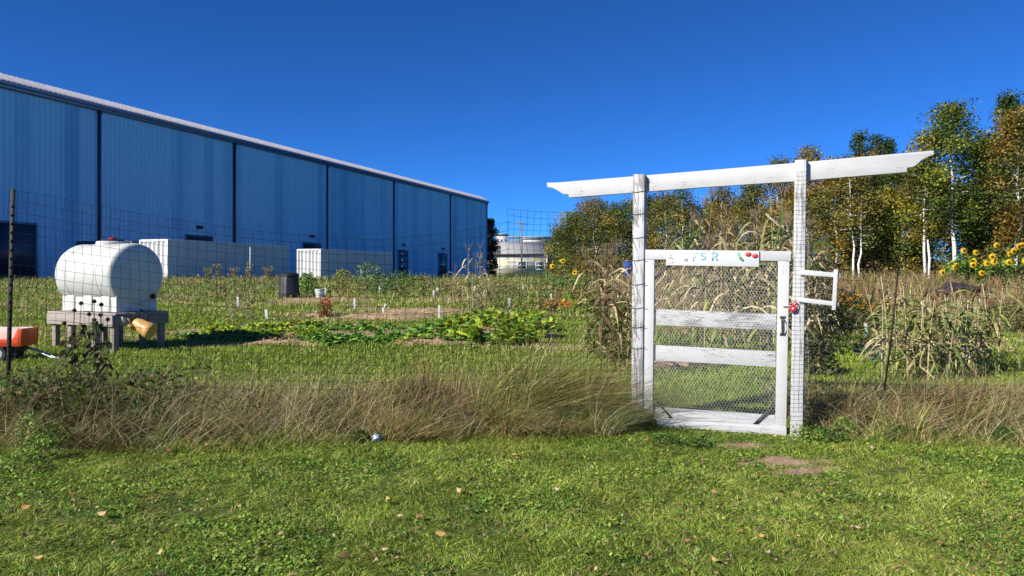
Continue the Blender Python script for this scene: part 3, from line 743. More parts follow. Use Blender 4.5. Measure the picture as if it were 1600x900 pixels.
a = Acc(); stroke(a, [(1113, 394.5), (1113.4, 406.5)], 2.6); stroke(a, [(1113, 394.8)]+arc(1116.5, 397.8, 4, 3.2, -90, 90)+[(1113, 401)], 2.3); stroke(a, [(1115.5, 401), (1121, 406.5)], 2.3); a.build('letter', MT['inkblue'], sign)
a = Acc(); stroke(a, arc(1164, 391, 12, 15, 150, 100, 7), 4.2); stroke(a, [(1154, 395.5), (1155, 399.5), (1157.5, 404), (1160.5, 406.8)], 4.4); a.n = []; a = Acc(); stroke(a, [(1153.5, 395.8), (1155, 400), (1157.5, 404), (1160.6, 406.8)], 4.2); a.build('painted_cucumber', MT['inkgreen'], sign)
for (x, y) in ((1169.5, 397.5), (1180, 400)):
    a = Acc(); gprism(a, arc(x, y, 4.9, 3.9, 0, 342, 19), .0535, .0012); t_ = a.build('painted_tomato', MT['inkred'], sign)
    a = Acc(); stroke(a, [(x-2, y-2.2), (x, y-2.8), (x+2.2, y-2)], 1, .0545); a.build('painted_stem', MT['inkgreen'], t_)
a = Acc()
for (x, y) in ((1045, 404), (1047.5, 402.5), (1049.5, 404.5), (1047, 399.5)): stroke(a, [(x, y), (x+1.6, y-.8)], 1.5)
stroke(a, [(1069, 405), (1074, 405)], 2); stroke(a, [(1069.5, 407.5), (1073.5, 407.5)], 1.8); a.build('painted_bee', MT['inkgrey'], sign)
a = Acc(); stroke(a, [(1043, 409), (1047, 410), (1051, 409.5)], 2.4); a.build('painted_hive', MT['inkyellow'], sign)
# pull handle, bolt
a = Acc()
gprism(a, [(1218.5, 494), (1227.5, 494), (1227.5, 497.5), (1218.5, 497.5)], .036, .006); gprism(a, [(1218.5, 520.5), (1227.5, 520.5), (1227.5, 524.5), (1218.5, 524.5)], .036, .006)
hp = [gpt(1222, 496, .036), gpt(1225, 500, .056), gpt(1226.5, 509, .06), gpt(1225, 518, .056), gpt(1222, 522, .036)]
tube(a, hp, .006, 8); gprism(a, [(1220.5, 496), (1225, 503), (1225.5, 515), (1221, 522)], .0345, .004); a.build('pull_handle', MT['black'], gate, smooth=True, angle=40)
a = Acc(); tube(a, [gpt(1223, 478.5, .042), gpt(1240, 478, .042)], .0055, 8); a.build('bolt', MT['grey'], gate, smooth=True, angle=40)
p = gpt(1239, 482, .075)
lock = thing('padlock', p, 'red round padlock hanging at the gate latch on the right post', 'padlock')
a = Acc(); lathe(a, p, NG, [(-.016, .0), (-.016, .026), (-.011, .031), (.011, .031), (.016, .026), (.016, .0)], 24, caps=False); a.build('lock_body', MT['red'], lock, smooth=True, angle=35)
a = Acc(); lathe(a, p, NG, [(.0165, .010), (.019, .009)], 16); a.build('dial', MT['galv'], lock)
a = Acc(); sp = [p+UG*(.018*math.cos(t))*1.0+UG*.018+Vector((0, 0, .028+.036*math.sin(t))) for t in np.linspace(0, PI, 9)]
tube(a, [sp[0]-Vector((0, 0, .02))]+sp+[sp[-1]-Vector((0, 0, .02))], .005, 8); a.build('shackle', MT['red'], lock, smooth=True)

# ------------------------------------------------------------------ wire fences
FL = Vector((-5.03, 7.40, 0)); FR = Vector((1.195, 7.24, 0))
UF = (FR-FL).normalized(); NF = Vector((UF.y, -UF.x, 0))
def fpt(px, py, off=0): return on_plane(px, py, FL, NF, off)
fence = thing('wire_fence', FL, 'sagging dark wire mesh fence between the black post and the gate', 'fence')
a = Acc()
pb, pt_ = fpt(10, 690), fpt(20, 295)
for s, dd in ((0, .0), (1, .0)):
    pass
ax = (pt_-pb)
obox(a, (pb+pt_)/2, UF*.020, NF*.003, ax/2); obox(a, (pb+pt_)/2-NF*.017, UF*.003, NF*.0165, ax/2)
for k in range(26):
    c = pb+ax*((k+2)/29.0); obox(a, c+NF*.006, UF*.009, NF*.004, (0, 0, .012))
a.build('post', MT['rust'], fence)
def ztop_line(pts, plane):
    P = [plane(x, y) for x, y in pts]
    return np.array([(p-FL).dot(UF) for p in P]), np.array([p.z for p in P])
def mesh_panel(pts, du, dz, r, seed, parent, mname, U0, base_at, N_, zmin=.05, tangled=1.0):
    rng = np.random.default_rng(seed)
    us, zs = pts; u0, u1 = us.min(), us.max()
    nv = int((u1-u0)/du); U = np.linspace(u0, u1, nv)
    Z = np.interp(U, us, zs)
    nr = int(zs.max()/dz)+1
    grid = np.zeros((nr, nv, 3))
    for k in range(nr):
        f = 1-k/(nr-1)*.97
        wob = .018*tangled*(vnoise(U, U*0+k*.9, .6, seed)-.5)
        belly = .06*tangled*(vnoise(U, U*0+k*.2, 1.3, seed+2)-.5)
        ush = .02*tangled*(vnoise(U, U*0+k*.4, .9, seed+5)-.5)*2
        b = [base_at+UF_ * (u+s) for u, s, UF_ in zip(U, ush, [U0]*nv)]
        for i_ in range(nv):
            q_ = b[i_]+N_*(belly[i_]+.03); grid[k, i_] = (q_.x, q_.y, Z[i_]*f+wob[i_])
    a = Acc()
    for k in range(nr): tube(a, grid[k], r, 3, cap=False)
    for i_ in range(nv): tube(a, grid[:, i_], r, 3, cap=False)
    return a.build('wire_mesh', MT[mname], parent)
pl = ztop_line([(18, 298), (60, 303), (120, 316), (200, 331), (300, 347), (400, 360), (500, 370), (600, 375), (690, 367), (760, 355), (796, 346)], fpt)
mesh_panel(pl, .092, .105, .0019, 3, fence, 'wire', UF, FL, NF)
pl = ztop_line([(792, 326), (830, 330), (880, 332), (930, 336), (990, 338)], fpt)
mesh_panel(pl, .060, .066, .0017, 5, fence, 'wire', UF, FL, NF)
a = Acc()
for y in (300, 335, 372, 407, 445, 482, 512, 545):
    tube(a, [gpt(986, y-1, .054), gpt(994, y+.5, .056), gpt(1009, y-2, .054)], .0024, 5)
    tube(a, [gpt(990+random.uniform(-3, 3), y, .055), gpt(992+random.uniform(-4, 8), y+20, .056)], .0015, 4)
a.build('fence_tie', MT['wire'], fence)
# to the right of the gate
RL = PB+UG*.02; RR = Vector((8.2, 7.0, 0)); UR = (RR-RL).normalized(); NR = Vector((UR.y, -UR.x, 0))
def rpt(px, py, off=0): return on_plane(px, py, RL, NR, off)
rf = thing('wire_fence', RL, 'thin wire mesh fence from the right gate post to the picture edge', 'fence')
us, zs = np.array([0, 1, 2.2, 3.5, 5.2]), np.array([1.62, 1.56, 1.50, 1.55, 1.6])
mesh_panel((us, zs), .092, .105, .0016, 8, rf, 'wire', UR, RL, NR)
a = Acc()                                             # mesh lapped round the face of the right post
for k in range(60):
    y = 268+k*6.7
    if y > 668: break
    xl = np.interp(y, [250, 690], [1241, 1233]); xr = np.interp(y, [250, 690], [1261, 1256])
    tube(a, [gpt(xl-1, y, .053), gpt((xl+xr)/2, y+.6, .0545), gpt(xr+1+random.uniform(0, 4), y-.4, .053)], .0008, 3)
for f in (.25, .62, .98):
    tube(a, [gpt(np.interp(y, [250, 690], [1241, 1233])*(1-f)+np.interp(y, [250, 690], [1261, 1256])*f+random.uniform(-.7, .7), y, .0545) for y in range(268, 668, 25)], .0008, 3)
a.build('wire_wrap', MT['wire'], rf)
a = Acc()
for k in range(46):
    y = 330+k*7.1
    tube(a, [gpt(1258, y, .03), gpt(1263, y+.5, .02), gpt(1266+random.uniform(-1, 3), y+1, .0)], .0010, 3)
tube(a, [gpt(1262.5+random.uniform(-1, 1), y, .01) for y in range(330, 660, 22)], .0010, 3)
a.build('wire_edge', MT['galv'], rf)
p0, p1 = rpt(1382, 610), rpt(1405, 402); a = Acc(); tube(a, [p0, (p0+p1)/2+Vector((.01, 0, 0)), p1], [.008, .008, .006], 6)
a.build('stake', MT['rust'], rf)

# ------------------------------------------------------------------ water tank on its bench
AX = Vector((.9, -.436, 0)).normalized(); BX = Vector((.436, .9, 0)).normalized()
C0 = Vector((-6.60, 12.25, 0)); zg = float(ground(-6.6, 12.5)); zt = .795
LB, WB = 1.74, 1.04
bench = thing('tank_bench', C0-AX*LB/2+BX*WB/2+Vector((0, 0, zg)), 'weathered wooden bench carrying the white water tank', 'bench')
def bp(s, w_, z): q_ = C0-AX*s+BX*w_; return Vector((q_.x, q_.y, z))
a = Acc()
for k in range(7):
    w_ = (k+.5)*WB/7; obox(a, bp(LB/2, w_, zt-.019), AX*(LB/2+.03), BX*(WB/14-.006), (0, 0, .019))
a.build('deck', MT['deck'], bench, bevel=.004)
for w_ in (-.005, WB+.005):
    a = Acc(); obox(a, bp(LB/2, w_, zt-.13), AX*(LB/2), BX*.019, (0, 0, .09)); a.build('apron', MT['deck'], bench, bevel=.004)
for s in (.02, LB-.02):
    a = Acc(); obox(a, bp(s, WB/2, zt-.13), AX*.019, BX*(WB/2-.03), (0, 0, .088)); a.build('apron', MT['deckdark'], bench, bevel=.004)
for s in (.08, .55, LB-.55, LB-.12):
    for w_ in (.07, WB-.07):
        q_ = bp(s, w_, 0); z0 = float(ground(q_.x, q_.y))-.06
        a = Acc(); obox(a, bp(s, w_, (z0+zt-.04)/2), AX*.05, BX*.045, (0, 0, (zt-.04-z0)/2)); a.build('leg', MT['deckdark'], bench, bevel=.005)
TR, TL = .545, 1.46; tz = zt+.012+.085+TR
TC = bp(.10+TL/2, WB/2, tz)
tank = thing('water_tank', (TC.x, TC.y, zt), 'large white horizontal plastic water tank with a red cap', 'tank')
a = Acc()
pf = [(-TL/2-.045, .0), (-TL/2-.04, TR*.45), (-TL/2-.022, TR*.82), (-TL/2, TR*.93), (-TL/2+.03, TR*.975), (-TL/2+.08, TR)]
mid = [(-TL/2+.30, TR), (-TL/2+.31, TR-.007), (-TL/2+.33, TR-.007), (-TL/2+.34, TR), (TL/2-.34, TR), (TL/2-.33, TR-.007), (TL/2-.31, TR-.007), (TL/2-.30, TR)]
pf2 = [(-h_, r_) for h_, r_ in reversed(pf)]
lathe(a, TC, AX, pf+mid+pf2, 56, caps=False)
sd = [(-.50, 0), (-.50, .16), (-.43, .33), (.43, .33), (.50, .16), (.50, 0)]          # the saddle below the barrel
def saddle(acc, s0, s1, wk, hs_=.25):
    f = [TC+AX*s0+BX*(x*wk)+Vector((0, 0, z-tz+zt+.012)) for x, z in [(-.41, 0), (-.41, hs_), (-.34, hs_+.06), (.34, hs_+.06), (.41, hs_), (.41, 0)]]
    prism(acc, f, AX*(s1-s0))
saddle(a, -TL/2+.02, TL/2-.015, .95)
a.build('barrel', MT['white_plastic'], tank, smooth=True, angle=32)
for s in (-.46, 0, .46):
    a = Acc(); saddle(a, s-.105, s+.105, 1.0, .27); a.build('foot_rib', MT['white_plastic'], tank, bevel=.012)
a = Acc(); tp = TC+AX*.06
lathe(a, tp+Vector((0, 0, TR-.06)), (0, 0, 1), [(0, .255), (.085, .25), (.10, .235), (.10, 0)], 36, caps=False); a.build('manway', MT['white_plastic'], tank, smooth=True, angle=35)
a = Acc(); lathe(a, tp+Vector((0, 0, TR+.042)), (0, 0, 1), [(0, .19), (.025, .19), (.032, .17), (.032, 0)], 32, caps=False); lid = a.build('lid', MT['blackplastic'], tank, smooth=True, angle=35)
a = Acc(); lathe(a, tp+AX*.02+Vector((0, 0, TR+.072)), (0, 0, 1), [(0, .07), (.035, .066), (.04, .05), (.04, 0)], 20, caps=False); a.build('cap', MT['red'], lid, smooth=True, angle=35)
a = Acc(); lathe(a, TC+AX*(TL/2-.01)+BX*.28+Vector((0, 0, -.38)), AX, [(0, .05), (.04, .05), (.045, .03), (.09, .03), (.09, 0)], 16, caps=False); a.build('drain_valve', MT['blackplastic'], tank, smooth=True, angle=35)
a = Acc(); obox(a, TC+AX*(TL/2+.0)+BX*.12+Vector((0, 0, -.50)), AX*.03, BX*.07, (0, 0, .03)); a.build('bulkhead', MT['white_plastic'], tank, bevel=.01)

# watering can hung by its handle from the near corner of the bench
jc = wp(222, 510, 12.05)
can = thing('watering_can', jc, 'tan plastic watering can with a pale rose, hanging from the bench', 'watering can')
jd = Vector((.80, -.12, -.42)).normalized()
a = Acc(); lathe(a, jc-jd*.15, jd, [(0, .045), (.01, .075), (.07, .10), (.16, .112), (.28, .134), (.33, .136), (.345, .125), (.345, 0)], 28); a.build('body', MT['jug'], can, smooth=True, angle=40)
a = Acc(); tube(a, [jc-jd*.02+Vector((-.06, -.05, -.03)), jc+Vector((-.18, -.07, .03)), wp(200, 499, 12.0), wp(196, 500, 11.98)], [.05, .04, .028, .026], 10); a.build('spout', MT['jug'], can, smooth=True)
a = Acc(); lathe(a, wp(196, 500, 11.97), Vector((-.6, -.3, -.15)), [(-.01, .03), (.03, .065), (.05, .065), (.05, 0)], 18, caps=False); a.build('rose', MT['white_plastic'], can, smooth=True, angle=40)
a = Acc(); hpt = [jc-jd*.14+Vector((0, 0, .06)), jc+Vector((-.13, 0, .22)), jc+Vector((-.02, .01, .27)), jc+Vector((.08, .01, .20)), jc+jd*.10+Vector((0, 0, .11))]
tube(a, hpt, .014, 8); a.build('handle', MT['blackplastic'], can, smooth=True)

# ------------------------------------------------------------------ red wagon at the left edge
wg = gp(-8, 563); WZ = wg.z
wagon = thing('toy_wagon', wg, 'orange red plastic wagon with cream inside at the left edge', 'wagon')
wd_ = Vector((.985, .12, 0)).normalized(); we = Vector((-wd_.y, wd_.x, 0))
R0 = wp(60, 540, 11.2)-Vector((.27, 0, 0)); R0.z = WZ                     # front end of the tub
def wq(s, t, z): q_ = R0-wd_*s+we*t; return Vector((q_.x, q_.y, WZ+z))
L_, W_, z0_, z1_ = 1.02, .50, .23, .50
a = Acc()
side = lambda t, tk: prism(a, [wq(.0, t, z0_), wq(-.02, t, z1_), wq(.05, t, z1_), wq(.11, t, z1_-.15), wq(.88, t, z1_-.15), wq(.95, t, z1_), wq(L_+.02, t, z1_), wq(L_, t, z0_)], we*tk)
side(0, .03)
prism(a, [wq(0, W_, z0_), wq(-.02, W_, z1_), wq(L_+.02, W_, z1_), wq(L_, W_, z0_)], we*-.03)
prism(a, [wq(0, .03, z0_), wq(0, W_-.03, z0_), wq(-.02, W_-.03, z1_), wq(-.02, .03, z1_)], -wd_*.03)
prism(a, [wq(L_, .03, z0_), wq(L_, W_-.03, z0_), wq(L_+.02, W_-.03, z1_), wq(L_+.02, .03, z1_)], wd_*.03)
prism(a, [wq(.03, .03, z0_), wq(L_-.03, .03, z0_), wq(L_-.03, W_-.03, z0_), wq(.03, W_-.03, z0_)], (0, 0, .02))
a.build('tub', MT['wagon'], wagon, bevel=.006)
a = Acc(); prism(a, [wq(.05, W_-.04, z0_+.05), wq(L_-.05, W_-.04, z0_+.05), wq(L_-.05, W_-.04, z1_+.004), wq(.04, W_-.04, z1_+.004)], we*-.02)
prism(a, [wq(.032, .06, z0_+.05), wq(.032, W_-.07, z0_+.05), wq(.014, W_-.07, z1_-.02), wq(.014, .06, z1_-.02)], -wd_*.012)
a.build('liner', MT['cream'], wagon, bevel=.004)
a = Acc(); obox(a, wq(L_/2, W_/2, .19), wd_*(L_/2-.08), we*.13, (0, 0, .03)); obox(a, wq(.18, W_/2, .15), wd_*.04, we*.2, (0, 0, .03)); obox(a, wq(L_-.18, W_/2, .15), wd_*.04, we*.2, (0, 0, .03))
a.build('chassis', MT['rubber'], wagon)
for s in (.42, .95):
    for t in (.02, W_-.02):
        c = wq(s-.1, t, .125); a = Acc()
        lathe(a, c, we, [(-.035, .07), (-.04, .115), (-.02, .125), (.02, .125), (.04, .115), (.035, .07)], 24); tw = a.build('wheel', MT['rubber'], wagon, smooth=True, angle=40)
        a = Acc(); lathe(a, c, we, [(-.043, .0), (-.043, .03), (-.038, .07), (.038, .07), (.043, .03), (.043, 0)], 20, caps=False); a.build('rim', MT['white_plastic2'], tw, smooth=True, angle=40)
a = Acc()
for t in (.20, .28): tube(a, [wq(.05, t, .20), wq(-.10, t-.02, .17), wq(-.40, t-.10, .05), wq(-.62, t-.2, .03)], .011, 7)
tube(a, [wq(-.62, .0, .03), wq(-.62, .1, .03)], .014, 7); a.build('pull_bar', MT['grey'], wagon, smooth=True)

# ------------------------------------------------------------------ compost bin, bucket, barrel, tarp, litter
p = gp(452, 468)
bin_ = thing('compost_bin', p, 'black tapered plastic compost bin standing in the garden', 'compost bin')
s_ = 1/F*p.y
a = Acc(); hb_ = 36*s_; r0, r1 = 16.8*s_, 14.2*s_
lathe(a, p, (0, 0, 1), [(-.03, r0), (hb_*.3, r0*.97), (hb_*.31, r0*.95), (hb_*.62, r0*.915), (hb_*.63, r0*.895), (hb_, r1)], 8); a.build('body', MT['blackplastic'], bin_, bevel=.02)
for k in range(8):
    pass
a = Acc(); lathe(a, p+Vector((0, 0, hb_)), (0, 0, 1), [(0, r1*1.05), (.06, r1*1.03), (.12, r1*.8), (.14, r1*.3), (.14, 0)], 24, caps=False); a.build('lid', MT['blackplastic'], bin_, smooth=True, angle=35)
p = gp(500, 467.5); s_ = p.y/F
bk = thing('bucket', p, 'white plastic bucket beside the black compost bin', 'bucket')
a = Acc(); lathe(a, p, (0, 0, 1), [(-.01, 5.6*s_), (14*s_, 7.0*s_), (14.1*s_, 7.7*s_), (16*s_, 7.7*s_), (16*s_, 6.9*s_), (2*s_, 5.4*s_), (2*s_, 0)], 28, caps=False); a.build('body', MT['white_plastic2'], bk, smooth=True, angle=35)
a = Acc(); tube(a, [p+Vector((7.8*s_*math.cos(t), -7.8*s_*math.sin(t), 15*s_-6*s_*math.sin(t))) for t in np.linspace(0, PI, 12)], .008, 6); a.build('handle', MT['galv'], bk, smooth=True)
p = gd(979, 42); s_ = 42/F
br = thing('barrel', p, 'blue plastic barrel half hidden beside the left gate post', 'barrel')
zc = wp(0, 414, 42).z
a = Acc(); lathe(a, Vector((p.x+.1, p.y, p.z-.02)), (0, 0, 1), [(0, .27), (.05, .29), (.26, .29), (.28, .305), (.31, .305), (.33, .29), (zc-p.z+.1, .29), (zc-p.z+.22, .28), (zc-p.z+.25, .22), (zc-p.z+.25, 0)], 24, caps=False); a.build('body', MT['bluebarrel'], br, smooth=True, angle=35)
a = Acc(); lathe(a, Vector((p.x+.1, p.y, zc+.21)), (0, 0, 1), [(0, .296), (.03, .296)], 24); a.build('rim', MT['grey'], br)
# crumpled dark plastic sheet lying in the weeds
p = gd(1497, 26); a = Acc(); n1, n2 = 26, 16; v = []
for i_ in range(n1):
    for j_ in range(n2):
        x = (i_/(n1-1)-.5)*1.75; y = (j_/(n2-1)-.5)*1.5
        z = .45+.42*vnoise(x, y, .33, 5)*(1-(2*j_/(n2-1)-1)**4*.5)-.18*(x+.8)*.4-.25*abs(2*i_/(n1-1)-1)**3
        v.append((p.x+x, p.y+y, p.z+z))
a.add(v, quads=[(i_*n2+j_, (i_+1)*n2+j_, (i_+1)*n2+j_+1, i_*n2+j_+1) for i_ in range(n1-1) for j_ in range(n2-1)])
o = tag(a.build('plastic_sheet', MT['tarp'], origin=p, smooth=True), 'crumpled dark plastic sheet lying on the brown weeds', 'plastic sheet')
sm = o.modifiers.new('thick', 'SOLIDIFY'); sm.thickness = .01
MT['clearscrap'] = mat('pale_scrap', (.34, .42, .46), (.14, .18, .20), 22, .2)
p = gp(589, 692); a = Acc(); n1, n2 = 12, 12; v = []
for i_ in range(n1):
    for j_ in range(n2):
        th = 2*PI*i_/n1; ph = PI*(j_+.5)/n2
        rr = .042*(.25+1.5*vnoise(math.cos(th)*math.sin(ph)*2+9, math.sin(th)*math.sin(ph)*2+math.cos(ph)*3, .38, 8))
        v.append((p.x+rr*math.sin(ph)*math.cos(th), p.y+rr*math.sin(ph)*math.sin(th), p.z+.05+rr*math.cos(ph)*.9))
a.add(v, quads=[(i_*n2+j_, ((i_+1) % n1)*n2+j_, ((i_+1) % n1)*n2+j_+1, i_*n2+j_+1) for i_ in range(n1) for j_ in range(n2-1)])
tag(a.build('plastic_scrap', MT['clearscrap'], origin=p), 'crumpled pale blue plastic scrap at the lawn edge', 'litter')
p = gp(630, 688); a = Acc(); tube(a, [p+Vector((-.05, .06, .07)), p+Vector((0, .01, .075)), p+Vector((.06, -.08, .03))], .004, 6)
tag(a.build('dry_stick', MT['white_stake'], origin=p, smooth=True), 'bent pale dry stalk lying on the lawn by the plastic scrap', 'stick')

# ------------------------------------------------------------------ white row markers
def stake(px, y0, y1, label, wpx=4.4, lean=0):
    p = gp(px, y1); s_ = p.y/F; H = (y1-y0)*s_; W2 = max(.016, wpx*s_/2)
    a = Acc(); t = Vector((lean*s_, 0, 0))
    prism(a, [p+Vector((-W2*.9, 0, -.08)), p+Vector((W2*.9, 0, -.08)), p+t+Vector((W2, 0, H*.96)), p+t+Vector((W2*.5, 0, H)), p+t+Vector((-W2*.6, 0, H)), p+t+Vector((-W2, 0, H*.95))], (0, .02, 0))
    return tag(a.build('row_marker', MT['white_stake'], origin=p, bevel=.002), label, 'row marker', 'white row markers in the garden')
for px, y0, y1, lab, wpx, ln in (
    (417.5, 483, 499, 'leaning white row marker left of the yellow green leaf row', 4.2, -2), (554, 467, 484, 'white row marker behind the bare soil mound, left of the forked one', 3.2, 0),
    (592, 446, 462.5, 'leaning white row marker in front of the dark green shrub', 3.4, 2), (657.5, 449, 460, 'short white row marker alone left of a close pair', 3, 0),
    (676.5, 453.5, 467, 'nearer marker of the close white pair left of the dry corn', 3.4, 1), (683.5, 449, 460, 'farther marker of the close white pair left of the dry corn', 3, 0),
    (686.3, 477, 503, 'tallest upright white row marker, behind the green leaf row', 3.6, 0), (796, 464, 480, 'white row marker in the brown grass right of the dry corn', 3.2, 0),
    (817, 445, 457, 'small white row marker at the edge of the far green weeds', 2.8, 0), (862, 459, 471, 'white row marker beside the orange patch', 3, -1),
    (342, 448, 460, 'short white row marker just right of the tank', 3.2, 0), (371.5, 464, 482, 'white row marker behind the wilted stalks, right of the tank', 3.4, 0),
    (1293, 482, 503, 'white row marker under the lath bracket, right of the gate', 4.2, 0), (1354, 505, 527, 'white row marker at the left end of the dry corn on the right', 4.8, -1),
    (1531.5, 467, 485, 'white row marker right of the dry corn, below the plastic sheet', 4, 0), (508, 450, 464, 'white row marker right behind the bucket', 3.2, 0),
    (564, 419, 436, 'thin grey white stake in front of the farther container', 1.8, 0)):
    stake(px, y0, y1, lab, wpx, ln)
p = gp(599, 492); s_ = p.y/F; a = Acc()
prism(a, [p+Vector((-1.3*s_, 0, -.06)), p+Vector((1.3*s_, 0, -.06)), p+Vector((1.3*s_, 0, 12*s_)), p+Vector((-1.3*s_, 0, 12*s_))], (0, .02, 0))
prism(a, [p+Vector((-3*s_, -.004, 10.5*s_)), p+Vector((2*s_, -.004, 9*s_)), p+Vector((6*s_, -.004, 17*s_)), p+Vector((2.4*s_, -.004, 19*s_)), p+Vector((1*s_, -.004, 13*s_))], (0, .012, 0))
tag(a.build('row_marker', MT['white_stake'], origin=p), 'forked white row marker on the bare soil mound', 'row marker', 'white row markers in the garden')
p = gp(926, 458); s_ = p.y/F; a = Acc(); tube(a, [p+Vector((5*s_*math.cos(t), 0, 6*s_+12*s_*math.sin(t))) for t in np.linspace(0, PI, 12)]+[p+Vector((-5*s_, 0, -.03))], .014, 6)
tag(a.build('wire_hoop', MT['white_stake'], origin=p, smooth=True), 'small white hoop in the weeds left of the gate', 'hoop')
p = gp(748, 460); a = Acc(); tube(a, [p+Vector((-.28, 0, .05)), p+Vector((.3, .1, .05))], .035, 8)
tag(a.build('green_tube', MT['green_metal'], origin=p, smooth=True), 'short green tube lying at the foot of the dry corn', 'tube')


# ------------------------------------------------------------------ corn, sunflowers, leafy vegetables
def corn_proto(seed, H, tan, green, nleaf=9, tassel=True, droop=1.0, parts=None):
    rng = np.random.default_rng(seed)
    r = bpy.data.objects.new('corn_plant', None); COL.objects.link(r); r['_o'] = [0, 0, 0]
    a = Acc(); z = np.linspace(-.05, H, 7); bend = rng.normal(0, .05, 2)
    pts = np.stack([bend[0]*(z/H)**2*H+rng.normal(0, .006, 7), bend[1]*(z/H)**2*H, z], -1)
    tube(a, pts, np.linspace(.016, .006, 7), 6, col=np.asarray(green if rng.random() < .5 else tan)*1.0); a.build('stalk', MT['dry'], r, smooth=True)
    a = Acc()
    for k in range(nleaf):
        f = .16+.76*k/nleaf; c = np.array([np.interp(f*H, z, pts[:, 0]), np.interp(f*H, z, pts[:, 1]), f*H])
        th = k*PI+rng.normal(0, .5); L = rng.uniform(.34, .66)*min(1, H/1.5)*(1 if tassel else .86); d = np.array([math.cos(th), math.sin(th), 0])
        up = rng.uniform(.3, .95); t = np.linspace(0, 1, 7)
        hz = L*(t*.95); vz = L*(up*t*1.5-(1.0+.6*rng.random())*droop*t**2)
        tw = rng.normal(0, .06, 2)
        P = c+d*hz[:, None]+np.array([0, 0, 1])*vz[:, None]+np.array([-d[1], d[0], 0])*(np.sin(t*4)*tw[0])[:, None]
        wv = (1 if tassel else .72)*rng.uniform(.015, .027)*np.sin(PI*np.clip(t*.86+.14, 0, 1))**.7+.002
        base = np.asarray(tan)*(1-rng.random()*.3) if rng.random() > (.25 if tassel else .42) else np.asarray(green)
        col = np.clip(base[None]*np.exp(rng.normal(0, .22))*(1-.0*t[:, None]), 0, .8)
        ribbon(a, P, wv, np.array([-d[1], d[0], rng.normal(0, .5)]), rng.uniform(.1, .7), col)
    a.build('leaves', MT['dry'], r)
    if tassel:
        a = Acc(); top = pts[-1]
        for k in range(7):
            th = rng.random()*2*PI; t = np.linspace(0, 1, 4)[:, None]
            P = top+np.array([math.cos(th), math.sin(th), 0])*t*rng.uniform(.05, .16)+np.array([0, 0, 1])*(t*.30-t**2*rng.uniform(0, .14))
            tube(a, P, [.004, .005, .004, .002], 4, col=np.array((.34, .24, .15))*rng.uniform(.7, 1.2))
        a.build('tassel', MT['dry'], r)
    return r
TAN = (.46, .37, .20); STR = (.56, .47, .27); BRN = (.24, .155, .085); GRY = (.13, .19, .05); YG = (.28, .30, .08)
used = set()
def place(proto, loc, rz, sc, label, cat, group, name=None):
    if proto.name not in used: o = proto; used.add(proto.name)
    else: o = copy_tree(proto)
    o.location = loc; o.rotation_euler = (0, 0, rz); o.scale = (sc, sc, sc*random.uniform(.93, 1.07)) if not isinstance(sc, tuple) else sc
    return tag(o, label, cat, group)
CP = [corn_proto(1, 1.9, STR, GRY, 15), corn_proto(2, 1.8, TAN, YG, 14), corn_proto(3, 1.95, TAN, GRY, 16), corn_proto(4, 1.7, STR, YG, 14), corn_proto(5, 1.85, BRN, TAN, 15)]
SHORT = [corn_proto(11, 1.25, STR, YG, 15, False, 1.0), corn_proto(12, 1.2, STR, GRY, 16, False, 1.0), corn_proto(13, 1.3, TAN, YG, 14, False, .9), corn_proto(14, 1.15, STR, GRY, 16, False, 1.1)]
# dry stand behind the gate, rows at 10 to 17 metres
G1 = 'dry corn stand behind the gate'
for k in range(80):
    Y = random.uniform(11.5, 18.5); px = random.uniform(1045, 1300)
    x_top = np.interp(px, [1045, 1100, 1160, 1200, 1240, 1300], [362, 318, 336, 300, 312, 380])+random.uniform(-6, 92)
    b = gd(px, Y); H = wp(px, x_top, Y).z-b.z
    place(CP[k % 5], b, random.uniform(0, 6.28), max(.55, H/2.1), 'dry tan corn plant in the stand behind the gate', 'corn plant', G1)
b = gd(1212, 12.0); place(corn_proto(21, 1.9, YG, (.20, .30, .05), 10), b, .3, (wp(0, 288, 12).z-b.z)/2.1, 'tallest corn plant with a green stalk, left of the right gate post', 'corn plant', G1)
b = gd(1100, 13.0); place(corn_proto(22, 1.9, BRN, TAN, 9), b, 1.3, (wp(0, 306, 13).z-b.z)/2.1, 'tall brown dry corn plant above the middle of the gate sign', 'corn plant', G1)
G2 = 'dry corn row right of the gate'
for k in range(38):
    px = random.uniform(1372, 1566); Y = random.uniform(9.6, 11.6)
    b = gd(px, Y); yt = random.uniform(452, 492)
    place(SHORT[k % 4], b, random.uniform(0, 6.28), max(.5, (wp(0, yt, Y).z-b.z)/1.22), 'short pale dry corn plant in the row right of the gate', 'corn plant', G2)
for px, yt, lab in ((1388, 430, 'dry corn plant with the highest tip at the left end of its row'), (1546, 448, 'dry corn plant with a high tip near the right end of its row')):
    b = gd(px, 10.6); place(SHORT[0], b, 1, (wp(0, yt, 10.6).z-b.z)/1.22, lab, 'corn plant', G2)
G3 = 'dry corn clump left of the middle'
for k in range(17):
    px = random.uniform(706, 772); Y = random.uniform(20, 24); b = gd(px, Y)
    yt = np.interp(px, [706, 735, 745, 775], [420, 396, 398, 412])+random.uniform(-4, 26)
    place(random.choice(CP[1:]+SHORT), b, random.uniform(0, 6.28), max(.4, (wp(0, yt, Y).z-b.z)/1.7), 'dry corn plant in the small clump in front of the low house', 'corn plant', G3)
G4 = 'dry brown corn beside the left gate post'
for k in range(13):
    px = random.uniform(918, 984); Y = random.uniform(9.5, 12.5); b = gd(px, Y); yt = random.uniform(372, 440)
    place(CP[[4, 2, 4, 1][k % 4]], b, random.uniform(0, 6.28), max(.5, (wp(0, yt, Y).z-b.z)/2.1), 'tall brown dry corn plant left of the left gate post', 'corn plant', G4)
